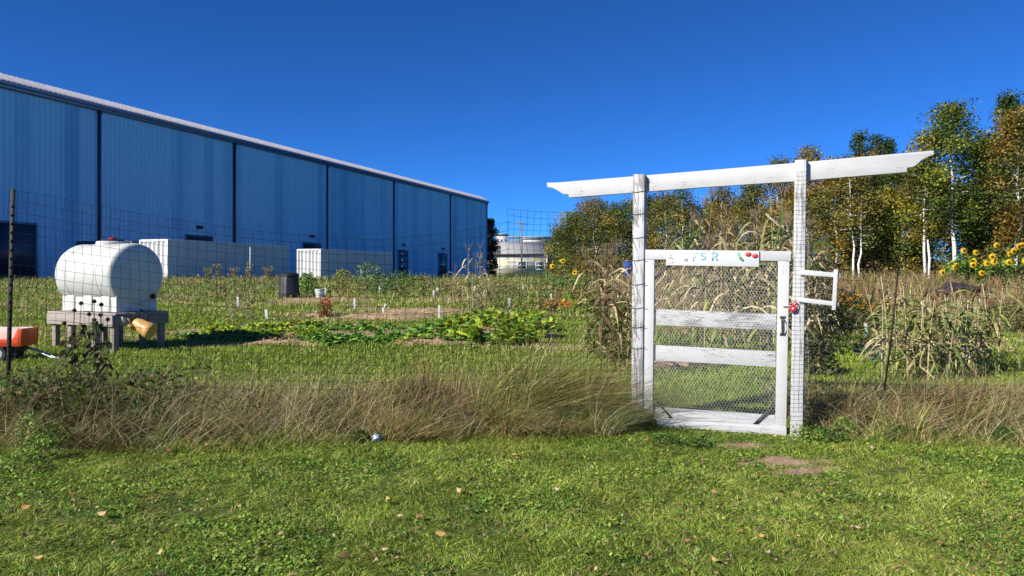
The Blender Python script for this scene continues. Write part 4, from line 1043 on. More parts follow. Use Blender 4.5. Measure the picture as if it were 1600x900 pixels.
G5 = 'wilted stalks right of the tank'
for k in range(7):
    px = random.uniform(350, 392); Y = random.uniform(17, 18.5); b = gd(px, Y)
    place(SHORT[k % 4], b, random.uniform(0, 6.28), random.uniform(.42, .62), 'small wilted corn plant between the tank and the compost bin', 'corn plant', G5)

def leafy(seed, n, L, W_, pal, up=(.3, 1.1), name='lettuce_plant', stemcol=(.3, .4, .15), stem=.0):
    rng = np.random.default_rng(seed); a = Acc()
    for k in range(n):
        th = k*2.4+rng.normal(0, .2); el = rng.uniform(*up); l = L*rng.uniform(.65, 1.1); d = np.array([math.cos(th), math.sin(th), 0])
        t = np.linspace(0, 1, 6); c = np.array([0, 0, stem*rng.random()])
        P = c+d*(l*t*math.cos(el))[:, None]+np.array([0, 0, 1])*(l*(t*math.sin(el)-.45*t**2.2))[:, None]+.02
        wv = W_*rng.uniform(.7, 1.1)*np.sin(PI*np.clip(.08+.88*t, 0, 1))**.8*(.35+.65*np.clip(t*2.2-.3, 0, 1))*(1+.12*np.sin(t*17+k))
        col = pick(pal, 1, rng=rng)[0]*np.exp(rng.normal(0, .18))
        ribbon(a, P, wv+.004, np.array([-d[1], d[0], rng.normal(0, .25)]), rng.uniform(.1, .5), np.tile(np.clip(col*1.45, 0, .75), (6, 1)))
    o = a.build(name, MT['leaf'])
    return o
YGL = [(.30, .34, .035), (.22, .32, .035), (.38, .38, .05), (.16, .27, .03)]
GL = [(.10, .22, .03), (.13, .27, .045), (.08, .17, .03)]
BGL = [(.13, .20, .14), (.09, .15, .10), (.17, .24, .17)]
LY = [leafy(s, 20, .25, .058, YGL, (.35, 1.35)) for s in (1, 2, 3)]
LG = [leafy(s, 20, .22, .048, GL+YGL[3:], (.35, 1.35)) for s in (4, 5, 6)]
CH = [leafy(s, 24, .44, .062, YGL+GL[:1], (.6, 1.45), 'chard_plant', stem=.16) for s in (7, 8, 9)]
CB = [leafy(s, 15, .40, .12, BGL, (.25, 1.1), 'cabbage_plant') for s in (10, 11)]
def row(protos, n, x0, x1, y0, y1, sc, label, cat, group, slope=0):
    for k in range(n):
        px = x0+(x1-x0)*(k+random.random())/n; py = random.uniform(y0, y1)+slope*(px-x0)
        place(protos[k % len(protos)], gp(px, py), random.uniform(0, 6.28), random.uniform(*sc), label, cat, group)
row(LY, 52, 318, 510, 510, 526, (.75, 1.25), 'yellow green leafy plant in the bed right of the tank', 'leafy plant', 'yellow green leaf row')
row(LG, 34, 285, 420, 523, 532, (.7, 1.1), 'green leafy plant along the front edge of the bed right of the tank', 'leafy plant', 'green leaf row by the tank')
row(LG, 84, 470, 690, 512, 541, (.75, 1.3), 'green leafy plant in the middle garden bed', 'leafy plant', 'green leaf row in the middle')
row(LY, 9, 612, 672, 526, 540, (.6, 1.0), 'yellowing leafy plant at the right end of the middle bed', 'leafy plant', 'yellowing plants of the middle bed')
row(CH, 32, 700, 862, 506, 541, (.7, 1.2), 'tall yellow green leafy chard plant in the bed left of the gate', 'chard plant', 'chard bed')
row(LG, 16, 690, 830, 530, 546, (.7, 1.1), 'low green leafy plant in front of the chard', 'leafy plant', 'low plants before the chard')
row(CB, 12, 388, 440, 447, 455, (.8, 1.2), 'blue green cabbage plant left of the compost bin', 'cabbage', 'cabbage row by the compost bin')
row(CB, 5, 376, 396, 440, 450, (1.2, 1.7), 'large blue green cabbage plant at the left end of its row', 'cabbage', 'large cabbages')
row(LG, 14, 505, 548, 452, 461, (1.0, 1.7), 'bright green leafy plant behind the white bucket', 'leafy plant', 'green plants behind the bucket')
row(CB, 6, 1345, 1380, 548, 568, (.5, .8), 'blue green leafy plant at the foot of the dry corn on the right', 'leafy plant', 'leafy plants below the right corn')
row(LG, 14, 1390, 1560, 545, 556, (.6, 1.0), 'green leafy plant under the dry corn on the right', 'leafy plant', 'green plants under the right corn')

def bushy(name, loc, n, rx, rz_, pal, size, label, cat, group=None, heads=None, hcol=None, hs=.06, stemn=14, shape='dome'):
    rng = np.random.default_rng(int(abs(loc[0]*313+loc[1]*77))+n)
    r = thing(name, loc, label, cat, group)
    th = rng.random(n)*2*PI; u = rng.random(n)**.5; z = rng.random(n)
    rr = rx*u*np.sqrt(np.clip(1-(z*.95)**2, .05, 1)) if shape == 'dome' else rx*u*(.15+.85*z**1.5)
    P = np.stack([loc[0]+rr*np.cos(th), loc[1]+rr*np.sin(th), loc[2]+.03+z*rz_], -1)+rng.normal(0, rx*.07, (n, 3))
    a = Acc(); leafcards(a, P, size*rng.uniform(.6, 1.3, n), jitter(pick(pal, n, rng=rng), n, .22, rng), .3, .6, rng); a.build('foliage', MT['leaf'], r)
    a = Acc()
    for k in range(stemn):
        t_ = rng.random()*6.28; q_ = rx*.8*rng.random()
        tube(a, [Vector(loc)+Vector((q_*.3*math.cos(t_), q_*.3*math.sin(t_), -.03)), Vector(loc)+Vector((q_*math.cos(t_), q_*math.sin(t_), rz_*rng.uniform(.6, .95)))], [.009, .004], 4, col=(.13, .12, .05))
    a.build('stems', MT['dry'], r)
    if heads:
        for k in range(heads):
            a = Acc(); t_ = rng.random()*6.28; q_ = rx*rng.random()**.5
            c = np.array(loc)+np.array([q_*math.cos(t_), q_*math.sin(t_)-rx*.2, rz_*rng.uniform(.6, 1.08)])
            leafcards(a, c+rng.normal(0, hs*.28, (10, 3)), hs*.75, jitter(hcol, 10, .15, rng), .4, .8, rng); a.build('flower', MT['leaf'], r)
    return r
ORG = (.75, .22, .015); YLW = (.80, .52, .02); DKL = [(.04, .065, .02), (.06, .08, .025), (.08, .07, .03)]
for px, py, n, lab in ((1298, 503, 11, 'orange flowering marigold bush behind the lath bracket'), (1325, 500, 16, 'largest orange marigold bush right of the lath bracket'), (1352, 515, 10, 'orange marigold bush next to the dry corn on the right')):
    p = gp(px, py); bushy('marigold_plant', p, 420, .45, .62, DKL, .09, lab, 'marigold', 'orange marigolds right of the gate', n, ORG, .085)
for px, py, lab in ((507, 497, 'red and orange leafed plant in front of the bucket'), ):
    p = gp(px, py); bushy('red_leafed_plant', p, 240, .22, .5, [(.28, .05, .02), (.10, .12, .03), (.35, .10, .03)], .07, lab, 'plant', None, 7, (.62, .10, .03), .08)
for px, py, rx, rz_, pal, lab in ((592, 462, .9, .85, [(.07, .13, .04), (.10, .17, .06)], 'wide green shrub with dark gap under it, right of the bucket'),
                                  (535, 452, .6, .9, [(.16, .20, .03), (.22, .22, .05)], 'loose yellow green weed clump in front of the farther container'),
                                  (575, 455, .9, 1.25, [(.13, .19, .06), (.17, .22, .07), (.10, .14, .05)], 'tall airy green shrub in front of the farther container'),
                                  (625, 455, 1.1, .85, [(.06, .12, .03), (.09, .15, .04)], 'broad green bush below the double warehouse door'),
                                  (480, 462, .5, .9, [(.08, .16, .03), (.12, .20, .04)], 'green leafy clump right behind the compost bin'),
                                  (655, 450, 1.0, .6, [(.09, .12, .03), (.14, .13, .05)], 'olive weed bush between the two warehouse doors'),
                                  (900, 453, 1.2, .75, [(.10, .16, .04), (.14, .20, .05)], 'green bushy weeds below the round olive tree'),
                                  (850, 450, 1.2, .7, [(.10, .16, .04), (.14, .20, .05)], 'green bushy weeds in front of the low house'),
                                  (940, 560, .35, .95, [(.10, .15, .03), (.14, .17, .035), (.18, .13, .05)], 'leggy green plant standing left of the left gate post'),
                                  (968, 565, .32, .9, [(.09, .14, .03), (.13, .17, .035), (.16, .12, .05)], 'green plant close against the left gate post'),
                                  (1275, 585, .32, .45, [(.05, .06, .03), (.08, .07, .04)], 'dark low bush at the foot of the right gate post'),
                                  (1590, 520, .7, .6, DKL, 'dark low bush at the right edge behind the fence'),
                                  (1310, 520, .5, .3, DKL, 'low dark green clump beneath the marigolds')):
    p = gp(px, py); bushy('bush', p, 700, rx, rz_, pal, .10 if py < 480 else .07, lab, 'bush')
for px, yt, lab in ((325, 419, 'dry goldenrod stem clump, leftmost in front of the nearer container'), (341, 413, 'dry goldenrod clump, second from left before the nearer container'), (366, 418, 'broad dry goldenrod clump in the middle of the nearer container'), (365+23, 411, 'tallest dry goldenrod clump just left of the thin white pole'), (418, 416, 'brownish dry weed clump below the right end of the nearer container')):
    b = gd(px, 44); bushy('goldenrod', b, 260, .38, wp(0, yt, 44).z-b.z, [(.20, .18, .06), (.26, .20, .08), (.12, .13, .04)], .10, lab, 'weed', 'goldenrod clumps before the container', None, None, .05, 9, 'up')
for k in range(30):
    px = random.choice([random.uniform(245, 440), random.uniform(520, 760), random.uniform(520, 900), random.uniform(640, 900)]); py = random.uniform(447, 474); p = gp(px, py); q_ = random.random()
    if any(abs(px-a_) < 22 for a_ in (452, 500, 599)): continue
    bushy('weed_clump', p, 260, random.uniform(.35, .8), random.uniform(.25, .6), [[(.14, .20, .04), (.18, .23, .06)], [(.10, .16, .035), (.13, .18, .04)], [(.26, .20, .09), (.20, .16, .06)], [(.17, .14, .05), (.13, .17, .045)]][k % 4], .085, 'ragged green or straw coloured weed clump in the middle of the garden', 'weed', 'weed clumps in the middle of the garden', None, None, .05, 6, random.choice(['dome', 'up']))
for k in range(26):
    px, py = (random.uniform(690, 800), random.uniform(446, 482)) if k % 2 else (random.uniform(800, 960), random.uniform(452, 500)); p = gp(px, py)
    bushy('dry_weed_clump', p, 200, random.uniform(.3, .6), random.uniform(.3, .75), [[(.26, .18, .08), (.20, .13, .06)], [(.30, .23, .11), (.22, .16, .07)], [(.20, .15, .06), (.14, .15, .045)]][k % 3], .075, 'dry tan weed clump between the dry corn clump and the gate', 'weed', 'dry weed clumps left of the gate', None, None, .05, 9, 'up')
p = gp(872, 481); bushy('orange_groundcover', p, 420, .75, .14, [(.62, .20, .03), (.5, .17, .04)], .09, 'low orange flowering patch in the brown garden grass', 'plant', None, None, None, .05, 4)
# sunflowers
def sunflower(loc, H, label, group, nh=1, leafn=26, hr=.13):
    rng = np.random.default_rng(int(abs(loc[0]*991+loc[1]*57)))
    r = thing('sunflower', loc, label, 'sunflower', group); L = Vector(loc)
    a = Acc(); tube(a, [L-Vector((0, 0, .05)), L+Vector((.03, .02, H*.5)), L+Vector((.0, -.03, H*.97))], [.028, .022, .012], 6, col=(.12, .19, .04)); a.build('stalk', MT['leaf'], r)
    a = Acc()
    for k in range(leafn):
        th = k*2.4; f = rng.uniform(.12, .93); d = np.array([math.cos(th), math.sin(th), 0]); l = rng.uniform(.16, .32); t = np.linspace(0, 1, 5)
        P = np.array([L.x, L.y, L.z+f*H])+d*(l*1.5*t)[:, None]+np.array([0, 0, 1])*(l*(.5*t-.9*t**2))[:, None]
        ribbon(a, P, .085*np.sin(PI*np.clip(t*.8+.2, 0, 1))*np.array([.2, 1, 1, .8, .1]), np.array([-d[1], d[0], 0]), .15, np.array([.15, .25, .045])*np.exp(rng.normal(0, .25)))
    a.build('leaves', MT['leaf'], r)
    for k in range(nh):
        fz = 1 if k == 0 else rng.uniform(.55, .98); c = np.array([L.x+(0 if k == 0 else rng.uniform(-.55, .55)), L.y-.3, L.z+H*fz])
        ax = Vector((rng.uniform(-.45, .3), -.9, rng.uniform(-.1, .3))).normalized(); u = ax.cross(Vector((0, 0, 1))).normalized(); w_ = ax.cross(u)
        a = Acc()
        for m in range(18):
            t_ = 2*PI*m/18; dd = u*math.cos(t_)+w_*math.sin(t_); ss = u*-math.sin(t_)+w_*math.cos(t_); t = np.linspace(0, 1, 4)
            P = [Vector(c)+dd*(hr*.45+hr*.75*x)+ax*(.02-.05*x*x) for x in t]
            ribbon(a, P, hr*.19*np.array([.5, 1, .85, .1]), np.array(ss), .1, np.array([.82, .52, .02])*rng.uniform(.8, 1.1))
        fl = a.build('flower_head', MT['leaf'], r)
        a = Acc(); lathe(a, c, ax, [(-.03, hr*.3), (.0, hr*.52), (.025, hr*.48), (.035, hr*.2), (.035, 0)], 14, col=(.10, .05, .015), caps=False); a.build('seed_disc', MT['dry'], fl)
for px, yt, Y, lab, nh in ((1500, 392, 33.5, 'sunflower with a few small heads at the left of the sunflower group', 3), (1519, 395, 34.0, 'sunflower with heads hidden among leaves, second from the left of its group', 3), (1551, 384, 33.5, 'tall sunflower with the highest head in the right-hand group', 4),
                          (1577, 393, 33.0, 'sunflower with big open heads near the right picture edge', 4), (1486, 418, 33.5, 'low sunflower plant at the left foot of the sunflower group', 2), (1536, 412, 33.0, 'low sunflower plant between the two tall sunflower clumps', 2), (1590, 384, 33.7, 'rightmost sunflower with one high head', 2)):
    b = gd(px, Y); sunflower(b, wp(px, yt, Y).z-b.z, lab, 'sunflowers at the right', nh, 46, .13)
for px, py, w_, lab in ((1505, 446, .75, 'bright green leafy mass under the left sunflowers'), (1562, 444, .8, 'bright green leafy mass under the right sunflowers')):
    b = gd(px, 34.5); bushy('bush', b, 1100, w_*1.55, 1.35, [(.15, .24, .045), (.19, .28, .05), (.10, .17, .035)], .17, lab, 'bush')
for px, yt, lab in ((863, 416, 'small far sunflower in front of the round olive tree'), (879, 408, 'tallest small far sunflower left of the gate'), (897, 426, 'lowest small far sunflower left of the gate')):
    b = gd(px, 33); sunflower(b, wp(px, yt, 33).z-b.z, lab, 'far sunflowers left of the gate', 1, 22, .11)

# ------------------------------------------------------------------ dry coneflowers by the fence
def coneflower(px, py, pxb, Y, label):
    p = gd(pxb, Y); t = wp(px, py, Y); r = thing('coneflower', p, label, 'coneflower', 'dry coneflowers by the fence')
    rng = np.random.default_rng(int(px*7+py)); m = (p+t)/2+Vector((rng.normal(0, .02), rng.normal(0, .02), 0)); a = Acc()
    tube(a, [p-Vector((0, 0, .03)), m, t], [.005, .004, .0035], 5, col=(.10, .075, .05)); a.build('stem', MT['dry'], r)
    a = Acc()
    for k in range(12):
        f = rng.uniform(.06, .85); c = np.array(p.lerp(t, f)); th = rng.random()*6.28; d = np.array([math.cos(th), math.sin(th), 0]); l = rng.uniform(.08, .17); x = np.linspace(0, 1, 5)
        P = c+d*(l*x)[:, None]+np.array([0, 0, 1])*(l*(.3*x-1.1*x*x))[:, None]
        ribbon(a, P, .027*np.array([.2, 1, .9, .6, .05]), np.array([-d[1], d[0], .3]), .3, pick([(.07, .09, .03), (.11, .12, .04), (.10, .07, .04)], 1, rng=rng)[0])
    a.build('leaves', MT['dry'], r)
    a = Acc(); lathe(a, t, (rng.normal(0, .2), rng.normal(0, .2), 1), [(-.012, .006), (-.006, .019), (.008, .023), (.022, .016), (.03, .004)], 12, col=(.055, .032, .02))
    P = np.array(t)+rng.normal(0, .013, (40, 3)); leafcards(a, P+np.array([0, 0, .008]), .014, np.tile([.05, .03, .02], (40, 1)), .5, .3, rng); a.build('seed_head', MT['dry'], r)
for px, py, b_, lab in ((127, 475, 131, 'coneflower with the upper seed head left of its neighbour pair, before the bench'), (147, 472, 143, 'coneflower with the topmost dark seed head in front of the tank'), (158, 477, 152, 'coneflower just right of the topmost seed head'),
                       (116, 486, 122, 'coneflower with its head against the left part of the bench apron'), (139, 492, 139, 'coneflower with a large dark head in the middle of the apron'), (157, 493, 160, 'coneflower with a large dark head right of the apron middle'),
                       (100, 506, 112, 'coneflower with the leftmost drooping head below the bench edge'), (115, 522, 118, 'coneflower with the lowest head between the bench legs'), (147, 501, 150, 'coneflower with a head squeezed below the two large ones'),
                       (168, 500, 165, 'coneflower with the rightmost small head by the bench corner')):
    coneflower(px, py, b_, 7.85+random.uniform(-.15, .15), lab)

# ------------------------------------------------------------------ grass and weeds (uncountable)
def scatter(n, y0, y1, marg=1.06, power=1.0, rng=RNG):
    Y = y0+(y1-y0)*rng.random(n)**power
    return (rng.random(n)*2-1)*(800/F*marg)*Y, Y
def lay(X, Y): return np.stack([X, Y, ground(X, Y)-.005], -1)
LAWN = np.array([(.155, .205, .026), (.205, .25, .038), (.105, .165, .026), (.275, .27, .07), (.37, .32, .15), (.17, .22, .032)])
# near edge of the uncut strip along the fence, by x
def strip_near(X): return np.interp(X, [-6, -4, -2.4, -1, .6, 1.4, 2.2, 2.7, 3.3, 5, 7], [5.75, 5.9, 6.05, 6.35, 6.6, 6.9, 7.0, 6.6, 6.15, 5.75, 5.5])
a = Acc()
X, Y = scatter(330000, 2.9, 8.3, 1.08, 1.15)
k = keep(X, Y) & (vnoise(X, Y, .3, 29)*.6+vnoise(X, Y, .09, 28)*.4 > .22+.14*RNG.random(len(X))); X, Y = X[k], Y[k]; n = len(X)
nz = vnoise(X, Y, .9, 21); nf = vnoise(X, Y, .22, 22); nb = vnoise(X, Y, 1.6, 23)
pr = np.clip(np.stack([.30+0*nz, .26+.5*(nz-.5), .28-.4*(nz-.5), .10+.45*np.clip(nz-.5, 0, 1), .03+.22*np.clip(nf-.6, 0, 1)+.3*np.clip(nz-.68, 0, 1), .2+0*nz], 1), .01, 2); pr /= pr.sum(1)[:, None]
ci = (pr.cumsum(1) > RNG.random(n)[:, None]).argmax(1)
col = jitter(LAWN[ci]*(.75+.5*nf)[:, None], n, .22)
H = (.012+.022*RNG.random(n)**1.5+.02*nf*RNG.random(n)+.04*np.clip(nb-.6, 0, 1))*(1+.3*(Y > 5.8))
gate_front = (X > 1.25) & (X < 2.6) & (Y > 6.3) & (Y < 7.2); H = np.where(gate_front, H*.55, H)
ang = RNG.random(n)*3.6+vnoise(X, Y, .10, 24)*2*PI*1.5; lean = np.stack([np.cos(ang), np.sin(ang)], 1)*(.5+1.1*RNG.random(n))[:, None]+np.array([.2, .05])
blades(a, lay(X, Y), H*1.2, .0035+.0035*RNG.random(n)+.0004*Y, RNG.random(n)*PI, lean, col, 2)
# clover and broad-leaved weeds in the turf
X, Y = scatter(230000, 2.9, 8.0, 1.08, 1.15); cl = vnoise(X, Y, .7, 31)*.6+vnoise(X, Y, .15, 32)*.4
k = keep(X, Y) & (cl > .40+.14*RNG.random(len(X))); X, Y = X[k], Y[k]; n = len(X); sp = vnoise(X, Y, .3, 33)
P = lay(X, Y); P[:, 2] += .008+.028*RNG.random(n)*(vnoise(X, Y, .11, 34)+.2)
kind = np.where(sp > .52, RNG.choice([0, 1, 3, 3, 5], n), RNG.choice([0, 1, 2, 2, 4, 5], n, p=[.25, .25, .2, .2, .04, .06]))
leafcards(a, P, (.009+.021*RNG.random(n)**1.6)*np.where(sp > .5, 1.15, .8), jitter(np.array([(.10, .18, .025), (.13, .21, .03), (.06, .125, .022), (.18, .24, .04), (.14, .08, .04), (.11, .165, .03)])[kind], n, .25), .9, .72)
# dead brown bits lying between
X, Y = scatter(9000, 2.9, 7.2, 1.08, 1.1); k = vnoise(X, Y, .35, 36) > .5; X, Y = X[k], Y[k]; n = len(X); P = lay(X, Y); P[:, 2] += .02+.02*RNG.random(n)
leafcards(a, P, .012+.02*RNG.random(n)**2, jitter(pick([(.14, .08, .05), (.26, .18, .10), (.09, .05, .035)], n), n, .3), .6, .6)
tag(a.build('lawn_grass', MT['grass']), 'short mown green lawn with clover and yellowed patches', 'grass', kind='stuff')

a = Acc()                                               # the uncut strip along the fence, blown over to the right
nt_ = 620                                                # tussocks, each its own colour and fall
tx = RNG.uniform(-6.6, 6.6, nt_); yn = strip_near(tx); ty = yn+.12+RNG.random(nt_)*(7.75-yn)
k = ~((tx > 1.02) & (tx < 2.78)) & (vnoise(tx, ty, .7, 41) > np.interp(tx, [-6, -3.2, -2.4, -1.4, -.6, 1, 3, 6], [.26, .38, .50, .46, .24, .15, .25, .2])); tx, ty, yn = tx[k], ty[k], yn[k]; nt_ = len(tx)
ex_ = np.interp(tx, [-6, -4.2, -2.9, -2.2, -1.3, -.5, .5, 1.0, 2.8, 3.1, 4.5, 6], [.8, .8, .58, .52, .70, 1.08, 1.42, 1.25, 1.0, 1.02, 1.05, 1.15])
th_ = ex_*(.16+.40*np.clip((ty-yn)/.75, .0, 1)*np.clip((8.0-ty)/.5, .35, 1))*RNG.uniform(.45, 1.3, nt_)*(.62+.75*vnoise(tx, ty, .9, 48))
tg = vnoise(tx, ty, 1.2, 44)*.7+RNG.random(nt_)*.5-.20*(tx < -1.2)+.05*((tx > -1.4) & (tx < 1.1))                   # low: green, high: brown
ta = .25+RNG.normal(0, .85, nt_); tl = RNG.uniform(.2, 1.25, nt_); tr_ = RNG.uniform(.07, .17, nt_); td = np.exp(RNG.normal(-.1, .42, nt_)+1.5*(vnoise(tx, ty, .8, 47)-.55))
cnt = (RNG.uniform(70, 230, nt_)).astype(int); ti = np.repeat(np.arange(nt_), cnt); n = len(ti)
r_ = tr_[ti]*np.sqrt(RNG.random(n)); a_ = RNG.random(n)*2*PI
X = tx[ti]+r_*np.cos(a_); Y = ty[ti]+r_*np.sin(a_)
H = th_[ti]*(.35+.85*RNG.random(n)); out = .25+.65*RNG.random(n)
lean = np.stack([np.cos(a_)*out+np.cos(ta[ti])*tl[ti]+.15, np.sin(a_)*out+np.sin(ta[ti])*tl[ti]-.05], 1)+RNG.normal(0, .22, (n, 2))
pal = np.array([(.29, .195, .08), (.15, .085, .040), (.40, .295, .14), (.075, .10, .018), (.13, .165, .03), (.085, .046, .028)])
gv = tg[ti]+RNG.normal(0, .10, n)
ci = np.where(gv < .42, RNG.choice([3, 4, 4, 2], n), np.where(gv < .60, RNG.choice([0, 4, 3, 2, 1], n), np.where(gv < .82, RNG.choice([0, 0, 2, 1, 4], n), RNG.choice([1, 5, 0, 1], n))))
blades(a, lay(X, Y), H, .003+.0055*RNG.random(n), RNG.random(n)*PI, lean, jitter(pal[ci]*td[ti][:, None], n, .22), 4, 1.5)
n = 20000; X = RNG.uniform(-6.6, 6.6, n); yn = strip_near(X); Y = yn-.1+RNG.random(n)*(8.1-yn); k = ~((X > 1.15) & (X < 2.66)); X, Y = X[k], Y[k]; n = len(X)
ang = .3+RNG.normal(0, 1.1, n); m = .5+.8*RNG.random(n)
blades(a, lay(X, Y), .06+.16*RNG.random(n), .003+.004*RNG.random(n), RNG.random(n)*PI, np.stack([np.cos(ang)*m, np.sin(ang)*m], 1), jitter(pick(pal, n, [.2, .12, .12, .24, .26, .06]), n, .3), 3, 1.4)
# stalks lying every which way on top
n = 15000; X = RNG.uniform(-6.4, 6.4, n); yn = strip_near(X); Y = yn+.05+RNG.random(n)*(7.9-yn); k = ~((X > 1.1) & (X < 2.7)); X, Y, yn = X[k], Y[k], yn[k]; n = len(X)
ang = RNG.normal(.2, 1.9, n); m = .8+.8*RNG.random(n); P = lay(X, Y); P[:, 2] += .22*RNG.random(n)*np.clip((Y-yn)/.7, 0, 1)
blades(a, P, .2+.3*RNG.random(n), .003+.003*RNG.random(n), RNG.random(n)*PI, np.stack([np.cos(ang)*m, np.sin(ang)*m], 1), jitter(pick([(.36, .29, .17), (.24, .18, .10), (.20, .21, .06)], n), n, .3), 4, 1.2)
# finer seed stalks standing up
n = 1700; X = RNG.uniform(-6.4, 6.4, n); yn = strip_near(X); Y = yn+.35+RNG.random(n)*(8.0-yn-.35); k = ~((X > 1.1) & (X < 2.65)); X, Y = X[k], Y[k]; n = len(X)
ang = RNG.normal(.1, .8, n); m = .15+.4*RNG.random(n)
blades(a, lay(X, Y), .3+.4*RNG.random(n), .003+.003*RNG.random(n), RNG.random(n)*PI, np.stack([np.cos(ang)*m, np.sin(ang)*m], 1), jitter((.32, .25, .14), n, .3), 4)
tag(a.build('tall_grass', MT['dry']), 'tall brown and green uncut grass blown over along the fence', 'grass', kind='stuff')

a = Acc()                                               # weeds tangled in the strip, darker and leafier at the left
n = 56000; X = np.concatenate([RNG.normal(-4.1, .5, n//9), RNG.uniform(-6.4, 6.4, n-n//9)]); Y = strip_near(X)+.5+RNG.random(n)*1.3
k = ~((X > 1.1) & (X < 2.65)) & (vnoise(X, Y, .5, 51) > np.where(np.abs(X+4.1) < 1, .25, .58)); X, Y = X[k], Y[k]; n = len(X)
P = lay(X, Y); P[:, 2] += RNG.random(n)**1.3*np.where(np.abs(X+4.1) < 1, .5, .36)
lf = (np.abs(X+4.1) < 1.1) & (RNG.random(n) < .5)
c_l = pick([(.04, .07, .02), (.09, .13, .03), (.09, .06, .035), (.16, .10, .05), (.15, .22, .04)], n, [.36, .28, .14, .08, .14]); c_r = pick([(.06, .04, .025), (.10, .065, .04), (.14, .10, .06), (.05, .07, .02), (.09, .12, .03)], n, [.3, .3, .14, .16, .1])
leafcards(a, P, np.where(lf, .02+.06*RNG.random(n)**1.6, .010+.022*RNG.random(n)**1.5), jitter(np.where(lf[:, None], c_l, c_r)*np.exp(1.8*(vnoise(X, Y, .6, 49)-.5))[:, None], n, .3), .4, .6)
n = 150; X = np.concatenate([RNG.uniform(-4.9, -1.6, 90), RNG.uniform(-1.6, 6.2, 60)]); Y = strip_near(X)+.55+RNG.random(n)*1.0; k = ~((X > 1.1) & (X < 2.7)); X, Y = X[k], Y[k]; n = len(X)   # dead stalks
H = .35+.42*RNG.random(n); ang = RNG.normal(.2, 1, n); ln = np.stack([np.cos(ang), np.sin(ang)], 1)*(.05+.25*RNG.random(n))[:, None]; P = lay(X, Y)
blades(a, P, H, .006+.004*RNG.random(n), RNG.random(n)*PI, ln, jitter((.07, .05, .035), n, .3), 4, 1.3)
for m_ in range(16):
    f = RNG.uniform(.35, 1.0, n)[:, None]; q_ = P+np.stack([ln[:, 0]*H, ln[:, 1]*H, H], 1)*f+RNG.normal(0, .016, (n, 3))
    leafcards(a, q_, .014+.03*RNG.random(n)*(1.05-f[:, 0]), jitter(pick([(.07, .045, .03), (.10, .065, .04), (.07, .08, .03)], n), n, .3), .4, .5)
tag(a.build('fence_weeds', MT['leaf']), 'dark leafy weeds tangled in the dry grass along the fence', 'weeds', kind='stuff')

a = Acc()                                               # garden grass behind the fence
X, Y = scatter(300000, 7.6, 46, 1.1, 1.7); k = keep(X, Y); X, Y = X[k], Y[k]; n = len(X)
nz = vnoise(X, Y, 2.2, 61); nf = vnoise(X, Y, .6, 62); far = np.clip((Y-16)/12, 0, 1)
ci = np.where(nz*.6+nf*.4+.05*far > .66+.25*(RNG.random(n)-.4)+.25*(Y < 12.5), RNG.choice([3, 4, 4, 6], n), RNG.choice([0, 1, 2, 5], n))
PALG = np.vstack([LAWN, [(.22, .15, .08)]])
H = (.035+.05*RNG.random(n)+.08*far*RNG.random(n)*(nf+.2))*(1+.02*Y)
ang = RNG.random(n)*2*PI; lean = np.stack([np.cos(ang), np.sin(ang)], 1)*(.2+.8*RNG.random(n))[:, None]+np.array([.2, 0])
blades(a, lay(X, Y), H, .004+.0011*Y*(.6+.8*RNG.random(n)), RNG.random(n)*PI, lean, jitter(PALG[ci], n, .22), 2)
tag(a.build('garden_grass', MT['grass']), 'green and straw coloured grass between the garden beds', 'grass', kind='stuff')

a = Acc()                                               # ragged weeds in the garden, higher farther back
X, Y = scatter(64000, 14, 47, 1.12, .8); nz = vnoise(X, Y, 2.6, 71)*.6+vnoise(X, Y, .8, 72)*.4
right = X > .12*Y
near_bed = (Y < 19) & (X < .12*Y)
k = keep(X, Y) & (nz > np.where(right, .34, np.where(Y > 34, .36, np.where(Y > 26, .50, .60)))+.2*(RNG.random(len(X))-.5)) & ~near_bed; X, Y, nz = X[k], Y[k], nz[k]; n = len(X); right = X > .12*Y
H = np.where(right, np.clip(.15+.05*(Y-14), .2, .95), np.clip(.06+.015*(Y-14), .06, .5))*(.4+.8*RNG.random(n))
ci = np.where(right, RNG.choice([2, 3, 3, 4, 5, 0], n), np.where(vnoise(X, Y, 3.1, 77) > .5, RNG.choice([0, 1, 0, 4], n), RNG.choice([2, 3, 4, 1, 1, 0], n)))
PALW = np.array([(.10, .15, .03), (.15, .20, .045), (.26, .19, .09), (.20, .115, .06), (.30, .245, .13), (.15, .085, .05)])
ang = RNG.random(n)*2*PI; lean = np.stack([np.cos(ang), np.sin(ang)], 1)*(.1+.6*RNG.random(n))[:, None]
blades(a, lay(X, Y), H, .007+.0010*Y*(.5+RNG.random(n)), RNG.random(n)*PI, lean, jitter(PALW[ci], n, .25), 3)
m = 22000; idx = RNG.choice(n, m); P = lay(X[idx], Y[idx]); P[:, 2] += H[idx]*RNG.random(m); P[:, :2] += RNG.normal(0, .08, (m, 2))
leafcards(a, P, .03+.0032*Y[idx]*RNG.random(m), jitter(PALW[ci[idx]], m, .3), .3, .6)
tag(a.build('garden_weeds', MT['dry']), 'ragged green and reddish brown weeds filling the back of the garden', 'weeds', kind='stuff')

